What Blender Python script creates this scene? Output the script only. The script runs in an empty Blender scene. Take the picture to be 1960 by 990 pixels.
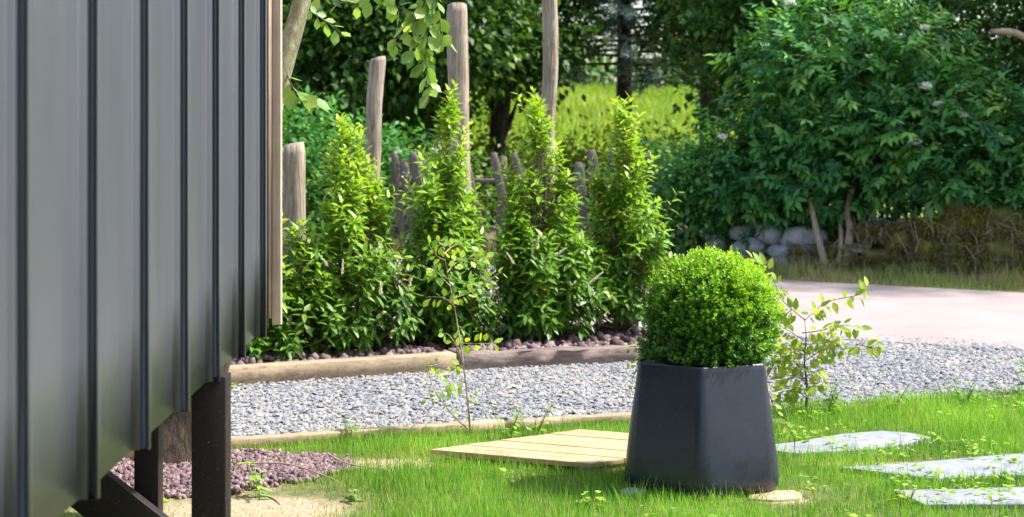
import bpy, bmesh, math
import numpy as np
from mathutils import Vector, Matrix

rng = np.random.default_rng(7)
scene = bpy.context.scene
C = scene.collection

# ------------------------------------------------------------------ camera
cam_d = bpy.data.cameras.new('camera'); cam = bpy.data.objects.new('camera', cam_d); C.objects.link(cam)
cam.location = (0, 0, 1.5); cam.rotation_euler = (math.radians(90), 0, 0)
cam_d.sensor_width = 36; cam_d.lens = 62.45; cam_d.shift_y = -0.1352
cam_d.clip_start = 0.1; cam_d.clip_end = 2000
cam_d.dof.use_dof = True; cam_d.dof.focus_distance = 7.4; cam_d.dof.aperture_fstop = 4.6
scene.camera = cam
# ------------------------------------------------------------------ light
SUN_AZ, SUN_EL = 84, 54          # azimuth from +Y (away from the camera) towards +X
w = bpy.data.worlds.new('World'); scene.world = w; w.use_nodes = True
nt = w.node_tree; bg = nt.nodes['Background']
sky = nt.nodes.new('ShaderNodeTexSky'); sky.sky_type = 'NISHITA'; sky.sun_disc = False
sky.sun_elevation = math.radians(SUN_EL); sky.sun_rotation = math.radians(SUN_AZ)
sky.air_density = 1.0; sky.dust_density = 2.5; sky.ozone_density = 1.0
nt.links.new(sky.outputs[0], bg.inputs[0]); bg.inputs[1].default_value = 0.125
sd = bpy.data.lights.new('sun', 'SUN'); sd.energy = 3.6; sd.angle = math.radians(2.0); sd.color = (1, .96, .90)
sun = bpy.data.objects.new('sun', sd); C.objects.link(sun)
az, el = math.radians(SUN_AZ), math.radians(SUN_EL)
to_sun = Vector((math.sin(az)*math.cos(el), math.cos(az)*math.cos(el), math.sin(el)))
sun.rotation_euler = to_sun.to_track_quat('Z', 'Y').to_euler(); sun.location = (20, 20, 30)
vs = scene.view_settings
vs.view_transform = 'Standard'; vs.look = 'None'; vs.gamma = 1; vs.use_curve_mapping = False; vs.exposure = 1.48

# ------------------------------------------------------------------ helpers
def A(x): return np.asarray(x, dtype=np.float64)
def unit(v): return v/np.maximum(np.linalg.norm(v, axis=-1, keepdims=True), 1e-9)
def tag(o, label=None, cat=None, group=None, kind=None):
    if label: o['label'] = label
    if cat: o['category'] = cat
    if group: o['group'] = group
    if kind: o['kind'] = kind
    return o
BASE = {}
def make_mesh(name, V, F, mat, smooth=False, tone=None):
    me = bpy.data.meshes.new(name)
    V = A(V)
    if not isinstance(F, list): F = [F]
    F = [np.asarray(f, dtype=np.int32) for f in F if len(f)]
    tot = np.concatenate([np.full(len(f), f.shape[1], np.int32) for f in F])
    loops = np.concatenate([f.ravel() for f in F])
    me.vertices.add(len(V)); me.vertices.foreach_set('co', V.astype(np.float32).ravel())
    me.loops.add(len(loops)); me.loops.foreach_set('vertex_index', loops)
    me.polygons.add(len(tot)); st = np.concatenate([[0], np.cumsum(tot)[:-1]]).astype(np.int32)
    me.polygons.foreach_set('loop_start', st)
    if smooth: me.polygons.foreach_set('use_smooth', np.ones(len(tot), dtype=bool))
    if tone is not None:
        a = me.attributes.new('tone', 'FLOAT', 'POINT'); a.data.foreach_set('value', np.asarray(tone, np.float32))
    me.update(calc_edges=True)
    if mat: me.materials.append(mat)
    return me
def thing(name, label, cat, base=(0, 0, 0), group=None):
    o = bpy.data.objects.new(name, None); C.objects.link(o); o.location = base; o.empty_display_size = .1
    BASE[o.name] = A(base); return tag(o, label, cat, group)
def part(name, V, F, mat, parent, smooth=False, tone=None, kind=None, label=None):
    """mesh child; V in world coordinates"""
    b = BASE[parent.name]
    o = bpy.data.objects.new(name, make_mesh(name, A(V)-b, F, mat, smooth, tone)); C.objects.link(o)
    o.parent = parent; BASE[o.name] = b
    return tag(o, label=label, kind=kind)
def single(name, V, F, mat, label, cat, base, group=None, smooth=False, tone=None):
    o = bpy.data.objects.new(name, make_mesh(name, A(V)-A(base), F, mat, smooth, tone)); C.objects.link(o)
    o.location = base; BASE[o.name] = A(base); return tag(o, label, cat, group)
def setting(name, V, F, mat, kind='structure', label=None, cat=None, tone=None, smooth=False):
    o = bpy.data.objects.new(name, make_mesh(name, V, F, mat, smooth, tone)); C.objects.link(o)
    return tag(o, label, cat, kind=kind)
class Acc:
    def __init__(s): s.V = []; s.F = {}; s.n = 0; s.T = []
    def add(s, V, F, tone=None):
        V = A(V)
        for f in (F if isinstance(F, list) else [F]):
            f = np.asarray(f); s.F.setdefault(f.shape[1], []).append(f+s.n)
        s.V.append(V); s.n += len(V)
        s.T.append(np.full(len(V), .5) if tone is None else np.broadcast_to(A(tone), (len(V),)))
        return s
    def get(s): return np.concatenate(s.V), [np.concatenate(v) for v in s.F.values()]
    def tones(s): return np.concatenate(s.T)
def tube(P, R, n=8, wob=0., r=rng, cap=True):
    P = A(P); R = np.broadcast_to(A(R), (len(P),)); m = len(P)
    T = unit(np.gradient(P, axis=0)); ref = np.array([0.3, .2, 1.]) if abs(T[0][2]) < .9 else np.array([1., .1, 0])
    U = unit(np.cross(T, ref)); W = np.cross(T, U); a = np.arange(n)*2*np.pi/n
    rr = R[:, None]*(1+wob*r.normal(size=(m, n)))
    V = P[:, None]+rr[..., None]*(np.cos(a)[None, :, None]*U[:, None]+np.sin(a)[None, :, None]*W[:, None])
    V = V.reshape(-1, 3); i = np.arange(m-1)[:, None]*n; j = np.arange(n)[None]; k = (j+1) % n
    F = [np.stack([i+j, i+k, i+n+k, i+n+j], -1).reshape(-1, 4)]
    if cap:
        V = np.concatenate([V, P[:1], P[-1:]]); q = np.arange(n); z = (q+1) % n
        F.append(np.concatenate([np.stack([z, q, np.full(n, m*n)], -1), np.stack([(m-1)*n+q, (m-1)*n+z, np.full(n, m*n+1)], -1)]))
    return V, F
def bend(P, m):
    """resample a polyline smoothly"""
    P = A(P); t = np.linspace(0, len(P)-1, m); out = []
    for x in t:
        i = min(int(x), len(P)-2); f = x-i
        p0 = P[max(i-1, 0)]; p1 = P[i]; p2 = P[i+1]; p3 = P[min(i+2, len(P)-1)]
        out.append(.5*(2*p1+(p2-p0)*f+(2*p0-5*p1+4*p2-p3)*f*f+(3*p1-p0-3*p2+p3)*f**3))
    return A(out)
def box(lo, hi):
    x0, y0, z0 = lo; x1, y1, z1 = hi
    V = A([(x, y, z) for z in (z0, z1) for y in (y0, y1) for x in (x0, x1)])
    return V, np.array([[0, 2, 3, 1], [4, 5, 7, 6], [0, 1, 5, 4], [2, 6, 7, 3], [0, 4, 6, 2], [1, 3, 7, 5]])
def bevel_mesh(V, F, bv, seg=2):
    bm = bmesh.new(); vs_ = [bm.verts.new(v) for v in V]
    for f in F: bm.faces.new([vs_[i] for i in f])
    bmesh.ops.recalc_face_normals(bm, faces=bm.faces)
    bmesh.ops.bevel(bm, geom=list(bm.edges), offset=bv, segments=seg, affect='EDGES', profile=.6)
    bmesh.ops.triangulate(bm, faces=bm.faces)
    V2 = A([v.co for v in bm.verts]); bm.verts.index_update()
    F2 = np.array([[v.index for v in f.verts] for f in bm.faces]); bm.free(); return V2, F2
def slab_poly(pts, z0, z1, bv=.006):
    n = len(pts); V = [(x, y, z0) for x, y in pts]+[(x, y, z1) for x, y in pts]
    F = [list(range(n))[::-1], list(range(n, 2*n))]+[[i, (i+1) % n, n+(i+1) % n, n+i] for i in range(n)]
    return bevel_mesh(V, F, bv)
def fr(d, up):
    d = unit(d); x = unit(np.cross(d, up)); z = np.cross(x, d); return np.stack([x, d, z], -1)
def scatter(tv, tf, loc, M, s, tone=None):
    s = A(s); s = s[:, None] if s.ndim == 1 else s
    n = len(loc); k = len(tv)
    V = np.einsum('nij,nkj->nki', M, tv[None]*s[:, None, :])+loc[:, None]
    F = [(f[None]+np.arange(n)[:, None, None]*k).reshape(-1, f.shape[1]) for f in (tf if isinstance(tf, list) else [tf])]
    T = None if tone is None else np.repeat(tone, k)
    return V.reshape(-1, 3), F, T
def leafT(wd, fold, droop, rows=(0, .3, .65, 1), prof=(.08, 1, .8, 0)):
    V = []; F = []
    for t, p in zip(rows, prof):
        z = -droop*t*t
        V += [(-wd*p, t, z), (0, t, z-fold*p), (wd*p, t, z)]
    for i in range(len(rows)-1):
        a = 3*i; F += [[a, a+1, a+4, a+3], [a+1, a+2, a+5, a+4]]
    return A(V), np.array(F)
LEAF4 = (A([(0, 0, 0), (-.3, .45, .05), (0, .5, -.03), (.3, .45, .05), (0, 1, -.15)]), np.array([[0, 2, 1], [0, 3, 2], [1, 2, 4], [2, 3, 4]]))
LEAF2 = (A([(0, 0, 0), (-.33, .45, .08), (.33, .45, .08), (0, 1, -.1)]), np.array([[0, 2, 1], [1, 2, 3]]))
LAUREL = leafT(.185, .05, .30)
OVAL = leafT(.34, .05, .12, prof=(.1, .85, 1, 0))
LANCE = leafT(.2, .06, .25)
def rdir(n, r=rng): return unit(r.normal(size=(n, 3)))
_ph = rng.uniform(0, 6.28, (6, 3)); _fq = rdir(6)
def noise(P, f=1.):
    P = A(P); o = 0
    for i in range(6): o = o+np.sin(f*(1.0+.45*i)*2*np.pi*(P@_fq[i][:P.shape[-1]])+_ph[i, 0])*(.9**i)
    return o/3.2
def ico(sub=1):
    bm = bmesh.new(); bmesh.ops.create_icosphere(bm, subdivisions=sub, radius=1)
    bm.verts.index_update()
    V = A([v.co for v in bm.verts]); F = np.array([[v.index for v in f.verts] for f in bm.faces]); bm.free(); return V, F
ICO1, ICO2, ICO3 = ico(1), ico(2), ico(3)
def inpoly(P, poly):
    P = A(P); poly = A(poly); n = len(poly); c = np.zeros(len(P), bool); j = n-1
    for i in range(n):
        xi, yi = poly[i]; xj, yj = poly[j]
        c ^= ((yi > P[:, 1]) != (yj > P[:, 1])) & (P[:, 0] < (xj-xi)*(P[:, 1]-yi)/(yj-yi+1e-12)+xi); j = i
    return c

# ------------------------------------------------------------------ materials
def nmat(name):
    m = bpy.data.materials.new(name); m.use_nodes = True
    t = m.node_tree; b = t.nodes['Principled BSDF']; return m, t, b
def ramp(t, stops, fac):
    r = t.nodes.new('ShaderNodeValToRGB'); e = r.color_ramp.elements
    while len(e) < len(stops): e.new(.5)
    for k, (p, c) in zip(e, stops): k.position = p; k.color = (*c, 1)
    t.links.new(fac, r.inputs[0]); return r.outputs[0]
def coords(t, scale=(1, 1, 1)):
    g = t.nodes.new('ShaderNodeTexCoord'); m = t.nodes.new('ShaderNodeMapping'); m.inputs['Scale'].default_value = scale
    t.links.new(g.outputs['Object'], m.inputs[0]); return m.outputs[0]
def ntex(t, vec, scale, detail=5, rough=.6, dist=0):
    n = t.nodes.new('ShaderNodeTexNoise'); n.inputs['Scale'].default_value = scale; n.inputs['Detail'].default_value = detail
    n.inputs['Roughness'].default_value = rough; n.inputs['Distortion'].default_value = dist
    t.links.new(vec, n.inputs['Vector']); return n.outputs[0]
def bump(t, b, h, strength, dist=.01):
    k = t.nodes.new('ShaderNodeBump'); k.inputs['Strength'].default_value = strength; k.inputs['Distance'].default_value = dist
    t.links.new(h, k.inputs['Height']); t.links.new(k.outputs[0], b.inputs['Normal'])
def mixc(t, f, a, bb, mode='MIX'):
    m = t.nodes.new('ShaderNodeMix'); m.data_type = 'RGBA'; m.blend_type = mode
    for s, v in ((0, f), (6, a), (7, bb)):
        if hasattr(v, 'links') or hasattr(v, 'is_linked'): t.links.new(v, m.inputs[s])
        else: m.inputs[s].default_value = v if s == 0 else (*v, 1)
    return m.outputs[2]
def leaf_mat(name, stops, trans=.35, rough=.45, spec=.5, tcol=(1.25, 1.2, .5)):
    m, t, b = nmat(name)
    a = t.nodes.new('ShaderNodeAttribute'); a.attribute_name = 'tone'
    c = ramp(t, stops, a.outputs['Fac']); t.links.new(c, b.inputs['Base Color'])
    b.inputs['Roughness'].default_value = rough; b.inputs['Specular IOR Level'].default_value = spec
    tr = t.nodes.new('ShaderNodeBsdfTranslucent'); t.links.new(mixc(t, 1.0, c, tcol, 'MULTIPLY'), tr.inputs[0])
    mx = t.nodes.new('ShaderNodeMixShader'); mx.inputs[0].default_value = trans
    t.links.new(b.outputs[0], mx.inputs[1]); t.links.new(tr.outputs[0], mx.inputs[2])
    t.links.new(mx.outputs[0], t.nodes['Material Output'].inputs[0]); return m
def grain_mat(name, stops, scale=(14, 14, 1.2), nscale=4, rough=.8, bs=.5, dist=.006, fine=60):
    m, t, b = nmat(name); v = coords(t, scale)
    n = ntex(t, v, nscale, 7, .65, .6); c = ramp(t, stops, n)
    n2 = ntex(t, coords(t), fine*.12, 4); c = mixc(t, .35, c, ramp(t, [(.3, (.35, .35, .35)), (.7, (1, 1, 1))], n2), 'MULTIPLY')
    t.links.new(c, b.inputs['Base Color']); b.inputs['Roughness'].default_value = rough; bump(t, b, n, bs, dist); return m
def noise_mat(name, stops, scale, rough=.85, bs=.3, dist=.01, detail=7, spec=.5):
    m, t, b = nmat(name); v = coords(t); n = ntex(t, v, scale, detail, .65)
    t.links.new(ramp(t, stops, n), b.inputs['Base Color']); b.inputs['Roughness'].default_value = rough
    b.inputs['Specular IOR Level'].default_value = spec; bump(t, b, n, bs, dist); return m
def tone_mat(name, stops, rough=.8, nscale=60, amt=.4):
    m, t, b = nmat(name); a = t.nodes.new('ShaderNodeAttribute'); a.attribute_name = 'tone'
    c = ramp(t, stops, a.outputs['Fac']); n = ntex(t, coords(t), nscale, 4)
    c = mixc(t, amt, c, ramp(t, [(.3, (.4, .4, .4)), (.65, (1, 1, 1))], n), 'MULTIPLY')
    t.links.new(c, b.inputs['Base Color']); b.inputs['Roughness'].default_value = rough; return m

M = {}
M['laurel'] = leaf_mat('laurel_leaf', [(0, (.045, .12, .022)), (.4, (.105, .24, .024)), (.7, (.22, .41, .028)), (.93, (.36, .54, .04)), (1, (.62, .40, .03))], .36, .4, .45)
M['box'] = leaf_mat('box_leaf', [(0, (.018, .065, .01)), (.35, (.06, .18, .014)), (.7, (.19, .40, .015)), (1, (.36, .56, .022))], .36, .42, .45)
M['elder'] = leaf_mat('elder_leaf', [(0, (.03, .12, .035)), (.5, (.08, .27, .065)), (1, (.22, .46, .08))], .34, .5, .35)
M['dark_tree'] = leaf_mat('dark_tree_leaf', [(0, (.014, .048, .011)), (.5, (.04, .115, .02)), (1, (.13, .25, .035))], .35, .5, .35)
M['lit_bush'] = leaf_mat('lit_bush_leaf', [(0, (.10, .17, .018)), (.5, (.24, .33, .025)), (1, (.42, .48, .05))], .4, .55, .3)  # brightened leaf colour stands in for sunlight on the hedge
M['spruce'] = leaf_mat('spruce_needle', [(0, (.05, .09, .08)), (.5, (.12, .19, .17)), (1, (.25, .33, .30))], .1, .6, .3, (1, 1, .8))
M['alder'] = leaf_mat('tree_leaf', [(0, (.13, .27, .05)), (.6, (.24, .40, .09)), (1, (.33, .47, .13))], .48, .45, .4)
M['sapling'] = leaf_mat('sapling_leaf', [(0, (.18, .30, .045)), (.6, (.33, .45, .07)), (1, (.50, .50, .11))], .5, .5, .35)
M['weed'] = leaf_mat('weed_leaf', [(0, (.13, .30, .05)), (.6, (.27, .46, .07)), (1, (.48, .58, .06))], .48, .5, .35)
M['grass'] = leaf_mat('grass_blade', [(0, (.46, .40, .17)), (.14, (.36, .36, .1)), (.2, (.065, .20, .02)), (.6, (.17, .40, .04)), (1, (.34, .57, .09))], .42, .5, .35)
M['verge'] = leaf_mat('verge_grass', [(0, (.50, .38, .22)), (.45, (.42, .35, .17)), (.62, (.22, .33, .08)), (1, (.32, .46, .1))], .35, .7, .2)
M['moss'] = leaf_mat('bank_moss', [(0, (.28, .21, .11)), (.4, (.24, .20, .07)), (.7, (.30, .31, .045)), (1, (.42, .46, .07))], .25, .8, .2)
M['meadowblade'] = leaf_mat('meadow_blade', [(0, (.14, .25, .03)), (.5, (.27, .39, .05)), (1, (.48, .53, .16))], .4, .6, .2)
M['flower'] = leaf_mat('flower_petal', [(0, (.7, .66, .45)), (1, (.8, .78, .62))], .3, .7, .2, (1, 1, .9))
M['elderflower'] = leaf_mat('elder_flower', [(0, (.72, .74, .66)), (1, (.8, .8, .72))], .3, .7, .2, (1, 1, 1))
M['petiole'] = noise_mat('young_stem', [(.3, (.16, .1, .06)), (.7, (.28, .2, .1))], 30)
M['weedstem'] = noise_mat('weed_stem', [(.3, (.12, .22, .05)), (.7, (.22, .3, .08))], 30)
M['twig'] = noise_mat('twig_bark', [(.3, (.09, .065, .045)), (.7, (.2, .15, .1))], 25)
M['deadtwig'] = noise_mat('dry_stalk', [(.3, (.25, .18, .12)), (.7, (.42, .34, .24))], 25)
M['pole'] = grain_mat('weathered_wood', [(.3, (.07, .05, .035)), (.42, (.27, .20, .145)), (.55, (.40, .32, .25)), (.72, (.54, .46, .38))], (13, 13, .8), 5, .9, 1.0, .014)
M['timber'] = grain_mat('pale_timber', [(.3, (.16, .115, .07)), (.48, (.33, .245, .15)), (.75, (.45, .355, .24))], (1.5, 14, 14), 3, .8, .4)
M['oldtimber'] = grain_mat('old_sleeper', [(.25, (.07, .05, .045)), (.5, (.20, .15, .13)), (.75, (.34, .27, .24))], (1.2, 12, 12), 3, .9, .9)
M['board'] = grain_mat('deck_board', [(.25, (.34, .22, .11)), (.5, (.45, .32, .17)), (.75, (.52, .39, .23))], (1.5, 16, 16), 3, .7, .2, .003)
M['batten'] = grain_mat('batten_wood', [(.25, (.6, .40, .28)), (.5, (.7, .5, .36)), (.75, (.76, .58, .44))], (30, 30, 1), 4, .7, .3)
M['picket'] = grain_mat('grey_picket', [(.25, (.05, .04, .03)), (.5, (.15, .125, .10)), (.75, (.25, .215, .18))], (10, 10, 1), 4, .9, .5)
M['darkbark'] = noise_mat('dark_bark', [(.3, (.018, .014, .012)), (.7, (.07, .055, .045))], 8, .95, .8, .03)
M['slate'] = noise_mat('flagstone', [(.3, (.11, .12, .135)), (.45, (.20, .215, .23)), (.6, (.245, .255, .265)), (.8, (.32, .32, .31))], 11, .7, .35, .008)
M['sandstone'] = noise_mat('sandstone', [(.3, (.24, .17, .10)), (.5, (.36, .27, .17)), (.7, (.45, .36, .25))], 14)
M['soil'] = noise_mat('soil', [(.3, (.05, .03, .02)), (.7, (.14, .09, .06))], 30)
M['stone'] = None

# panel: dark painted steel
m, t, b = nmat('painted_steel'); n = ntex(t, coords(t, (1, 1, .12)), 6, 4)
t.links.new(ramp(t, [(.3, (.102, .111, .128)), (.7, (.130, .138, .152))], n), b.inputs['Base Color'])
b.inputs['Metallic'].default_value = .45; b.inputs['Roughness'].default_value = .36
n2 = ntex(t, coords(t, (1, 1, .35)), 3.5, 3); bump(t, b, n2, .25, .02); M['steel'] = m
m, t, b = nmat('dark_post_paint'); n = ntex(t, coords(t), 120, 2)
c = ramp(t, [(.64, (.014, .009, .007)), (.72, (.13, .10, .09))], n); t.links.new(c, b.inputs['Base Color']); b.inputs['Roughness'].default_value = .62; b.inputs['Specular IOR Level'].default_value = .3; M['post'] = m
m, t, b = nmat('pot_plastic'); n = ntex(t, coords(t), 9, 5); n2 = ntex(t, coords(t), 150, 2)
pc_ = ramp(t, [(.3, (.011, .015, .028)), (.7, (.017, .023, .039))], n)
g = t.nodes.new('ShaderNodeTexCoord'); sx = t.nodes.new('ShaderNodeSeparateXYZ'); t.links.new(g.outputs['Object'], sx.inputs[0])
mr = t.nodes.new('ShaderNodeMapRange'); mr.inputs[1].default_value = .13; mr.inputs[2].default_value = .0; t.links.new(sx.outputs[2], mr.inputs[0])
nd_ = ntex(t, coords(t, (1, 1, .5)), 16, 6, .7); mm = t.nodes.new('ShaderNodeMath'); mm.operation = 'MULTIPLY'; t.links.new(mr.outputs[0], mm.inputs[0]); t.links.new(ramp(t, [(.45, (0, 0, 0)), (.7, (.8, .8, .8))], nd_), mm.inputs[1])
pc_ = mixc(t, mm.outputs[0], pc_, (.13, .10, .07)); n4 = ntex(t, coords(t, (1, 1, 3)), 60, 3)
pc_ = mixc(t, ramp(t, [(.70, (0, 0, 0)), (.76, (.35, .35, .35))], n4), pc_, (.10, .10, .10))
t.links.new(pc_, b.inputs['Base Color'])
t.links.new(ramp(t, [(.3, (.22, .22, .22)), (.7, (.36, .36, .36))], n), b.inputs['Roughness']); bump(t, b, n2, .08, .002); M['pot'] = m
m, t, b = nmat('lichen_bark'); v = coords(t, (1, 1, .6)); n = ntex(t, v, 22, 8, .7); n2 = ntex(t, coords(t), 5, 3)
c = ramp(t, [(.3, (.16, .14, .07)), (.5, (.30, .29, .16)), (.6, (.42, .42, .30)), (.75, (.62, .62, .54))], n)
n3 = ntex(t, coords(t, (3, 3, .9)), 9, 8, .75, 1.2); rough_bark = ramp(t, [(.35, (.012, .008, .005)), (.5, (.07, .048, .03)), (.68, (.17, .125, .08))], n3)
g = t.nodes.new('ShaderNodeTexCoord'); sx = t.nodes.new('ShaderNodeSeparateXYZ'); t.links.new(g.outputs['Object'], sx.inputs[0])
mr = t.nodes.new('ShaderNodeMapRange'); mr.inputs[1].default_value = .45; mr.inputs[2].default_value = .95; t.links.new(sx.outputs[2], mr.inputs[0])
t.links.new(mixc(t, mr.outputs[0], rough_bark, c), b.inputs['Base Color']); b.inputs['Roughness'].default_value = .9; bump(t, b, n3, 1.0, .03); M['bark'] = m
# road, gravel bed, lawn soil, meadow, verge soil
M['road'] = noise_mat('road_surface', [(.3, (.23, .188, .176)), (.5, (.28, .23, .217)), (.75, (.33, .275, .26))], 1.2, .9, .1, .004, 10)
M['gravelbed'] = noise_mat('gravel_bed', [(.3, (.20, .19, .19)), (.7, (.42, .40, .38))], 60, .9, .8, .01)
m, t, b = nmat('lawn_soil'); co = coords(t); n = ntex(t, co, 9, 8, .7); n2 = ntex(t, co, 3.2, 6, .7); n3 = ntex(t, co, 45, 6, .7)
thatch = ramp(t, [(.3, (.05, .07, .018)), (.5, (.11, .12, .035)), (.7, (.24, .20, .09))], n); sandc = ramp(t, [(.3, (.24, .175, .10)), (.5, (.36, .275, .175)), (.7, (.46, .37, .26))], n3); mx_ = None
for cx_, cy_, rx_, ry_ in ((-1.05, 6.70, .5, .4), (-.55, 7.72, .28, .13), (1.06, 7.0, .13, .09), (1.75, 7.72, .5, .06), (-1.5, 7.5, .6, .7)):
    mp = t.nodes.new('ShaderNodeMapping'); mp.vector_type = 'TEXTURE'; mp.inputs['Location'].default_value = (cx_, cy_, .004); mp.inputs['Scale'].default_value = (rx_, ry_, 1); t.links.new(co, mp.inputs[0])
    ln_ = t.nodes.new('ShaderNodeVectorMath'); ln_.operation = 'LENGTH'; t.links.new(mp.outputs[0], ln_.inputs[0])
    if mx_ is None: mx_ = ln_.outputs['Value']
    else:
        q_ = t.nodes.new('ShaderNodeMath'); q_.operation = 'MINIMUM'; t.links.new(mx_, q_.inputs[0]); t.links.new(ln_.outputs['Value'], q_.inputs[1]); mx_ = q_.outputs[0]
q_ = t.nodes.new('ShaderNodeMath'); q_.operation = 'MULTIPLY_ADD'; t.links.new(n2, q_.inputs[0]); q_.inputs[1].default_value = 1.3; t.links.new(mx_, q_.inputs[2])
mr = t.nodes.new('ShaderNodeMapRange'); mr.inputs[1].default_value = 1.75; mr.inputs[2].default_value = 1.35; t.links.new(q_.outputs[0], mr.inputs[0])
t.links.new(mixc(t, mr.outputs[0], thatch, sandc), b.inputs['Base Color']); b.inputs['Roughness'].default_value = .95; bump(t, b, n3, .9, .015); M['lawnsoil'] = m
M['earth'] = noise_mat('bank_earth', [(.3, (.06, .045, .025)), (.5, (.13, .10, .055)), (.7, (.22, .18, .08))], 4, .95, .7, .05)
M['meadow'] = noise_mat('meadow_grass', [(.3, (.10, .15, .015)), (.5, (.19, .23, .03)), (.7, (.33, .33, .07))], .9, .95, .5, .1)
M['chips'] = tone_mat('slate_chip', [(0, (.08, .085, .105)), (.3, (.18, .19, .21)), (.65, (.25, .255, .265)), (.85, (.305, .275, .225)), (1, (.39, .365, .32))], .8)
M['lava'] = tone_mat('lava_stone', [(0, (.05, .03, .034)), (.4, (.145, .088, .092)), (.75, (.235, .16, .16)), (1, (.36, .28, .265))], .85)
m, t, b = nmat('bank_stone'); n = ntex(t, coords(t), 6, 7, .7); n2 = ntex(t, coords(t), 2.3, 4)
a = t.nodes.new('ShaderNodeAttribute'); a.attribute_name = 'tone'
c = ramp(t, [(.3, (.16, .16, .16)), (.5, (.34, .35, .36)), (.7, (.5, .5, .5))], n); moss = ramp(t, [(.3, (.07, .06, .02)), (.5, (.13, .12, .025)), (.7, (.26, .23, .035))], n)
ge = t.nodes.new('ShaderNodeNewGeometry'); sp = t.nodes.new('ShaderNodeSeparateXYZ'); t.links.new(ge.outputs['Normal'], sp.inputs[0])
ad = t.nodes.new('ShaderNodeMath'); ad.operation = 'MULTIPLY_ADD'; t.links.new(sp.outputs[2], ad.inputs[0]); ad.inputs[1].default_value = .45; t.links.new(n2, ad.inputs[2])
mu = t.nodes.new('ShaderNodeMath'); mu.operation = 'ADD'; t.links.new(ad.outputs[0], mu.inputs[0]); t.links.new(a.outputs['Fac'], mu.inputs[1])
mr = t.nodes.new('ShaderNodeMapRange'); mr.inputs[1].default_value = .95; mr.inputs[2].default_value = 1.2; t.links.new(mu.outputs[0], mr.inputs[0])
t.links.new(mixc(t, mr.outputs[0], c, moss), b.inputs['Base Color']); b.inputs['Roughness'].default_value = .95; bump(t, b, n, .8, .03); M['stone'] = m

# ------------------------------------------------------------------ terrain and paving
def terrain(x, y):
    r = np.clip((y-23)/42, 0, 1); return 2.62*r*r*(3-2*r)*.35+2.62*r*.65 - .0*x
xs = np.concatenate([np.linspace(-300, -30, 8), np.linspace(-25, 25, 41), np.linspace(30, 300, 8)])
ys = np.concatenate([np.linspace(-60, -2, 6), np.linspace(0, 24, 25), np.linspace(25, 70, 40), np.linspace(80, 700, 16)])
X, Y = np.meshgrid(xs, ys); Z = terrain(X, Y)
nx, ny = len(xs), len(ys); idx = np.arange(nx*ny).reshape(ny, nx)
F = np.stack([idx[:-1, :-1], idx[:-1, 1:], idx[1:, 1:], idx[1:, :-1]], -1).reshape(-1, 4)
g = setting('ground', np.stack([X, Y, Z], -1).reshape(-1, 3), F, M['earth'], label='earth and meadow rising gently behind the trees')
g.data.materials.append(M['meadow'])
fy = np.stack([Y[:-1, :-1]], -1).ravel(); g.data.polygons.foreach_set('material_index', (fy > 23.5).astype(np.int32))
def sheet(name, pts, z, mat, kind='structure', label=None):
    n = len(pts); V = [(x, y, z) for x, y in pts]
    return setting(name, V, [np.array([list(range(n))])], mat, kind, label)
def t_low(x): return 8.03+.384*(x+1.3)              # front edge of the low timber between lawn and gravel
def road_near(x): return 12.0-.526*(x-2.35)
def road_far(x): return 16.45-.64*(x-2.61)
sheet('lawn', [(-6, -4), (9, -4), (9, t_low(9)+.05), (-6, t_low(-6)+.05)], .004, M['lawnsoil'], label='sandy lawn soil under thin grass')
sheet('gravel_path', [(-6, t_low(-6)+.05), (6, t_low(6)+.05), (6, road_near(6)+.2), (-6, road_near(-6)+.2)], .008, M['gravelbed'], label='grey slate gravel path')
sheet('road', [(-16, road_near(-16)), (14, road_near(14)), (14, road_far(14)), (-16, road_far(-16))], .014, M['road'], label='pinkish beige tarmac road')

# grey slate chips
def chips(n, xr, yfun, sz, seed):
    r = np.random.default_rng(seed); x = r.uniform(*xr, n); lo, hi = yfun(x); y = r.uniform(lo, np.maximum(hi, lo+.01))
    return np.stack([x, y, np.zeros(n)], 1)
P = chips(78000, (-2.6, 5.2), lambda x: (t_low(x)+.08, np.minimum(road_near(x)+.45, 12.9)), 1, 3)
bedpoly = [(-2.3, 9.62), (-1.58, 9.96), (-.296, 10.55), (.755, 10.92), (1.1, 11.4), (.8, 12.4), (-.6, 12.0), (-2.3, 11.5)]
P = P[~inpoly(P[:, :2], bedpoly)]
n = len(P); edge = np.clip((road_near(P[:, 0])-P[:, 1])/1.2, 0, 1); over = np.clip((P[:, 1]-road_near(P[:, 0]))/.45, 0, 1); keep = rng.random(n) < np.where(over > 0, .30*(1-over)**2, .30+.70*edge)+.06*noise(P[:, :2], 1.3); P = P[keep]; on_road = over[keep] > 0; n = len(P)
chipV = A([(-1, -.6, 0), (.9, -.8, 0), (1, .7, 0), (-.7, .8, 0), (-.7, -.5, 1), (.7, -.5, 1), (.6, .5, 1), (-.5, .6, 1)])
chipF = np.array([[4, 5, 6, 7], [0, 1, 5, 4], [1, 2, 6, 5], [2, 3, 7, 6], [3, 0, 4, 7]])
a = rng.uniform(0, 6.28, n); d = np.stack([np.cos(a), np.sin(a), rng.normal(0, .14, n)], 1); up = unit(np.stack([rng.normal(0, .18, n), rng.normal(0, .18, n), np.ones(n)], 1))
s = rng.lognormal(math.log(.0090), .42, n); S = np.stack([s, s*rng.uniform(.6, 1.6, n), rng.uniform(.003, .006, n)], 1)
P[:, 2] = np.where(on_road, .0135, .008+rng.uniform(0, .012, n))
V, F, T = scatter(chipV, chipF, P, fr(d, up), S, np.clip(rng.beta(1.6, 1.6, n)*.95+.12*noise(P*[1, 1, 0], .5), 0, 1))
setting('slate_gravel', V, F, M['chips'], 'stuff', 'grey slate chip gravel covering the path', 'gravel', T)

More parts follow.
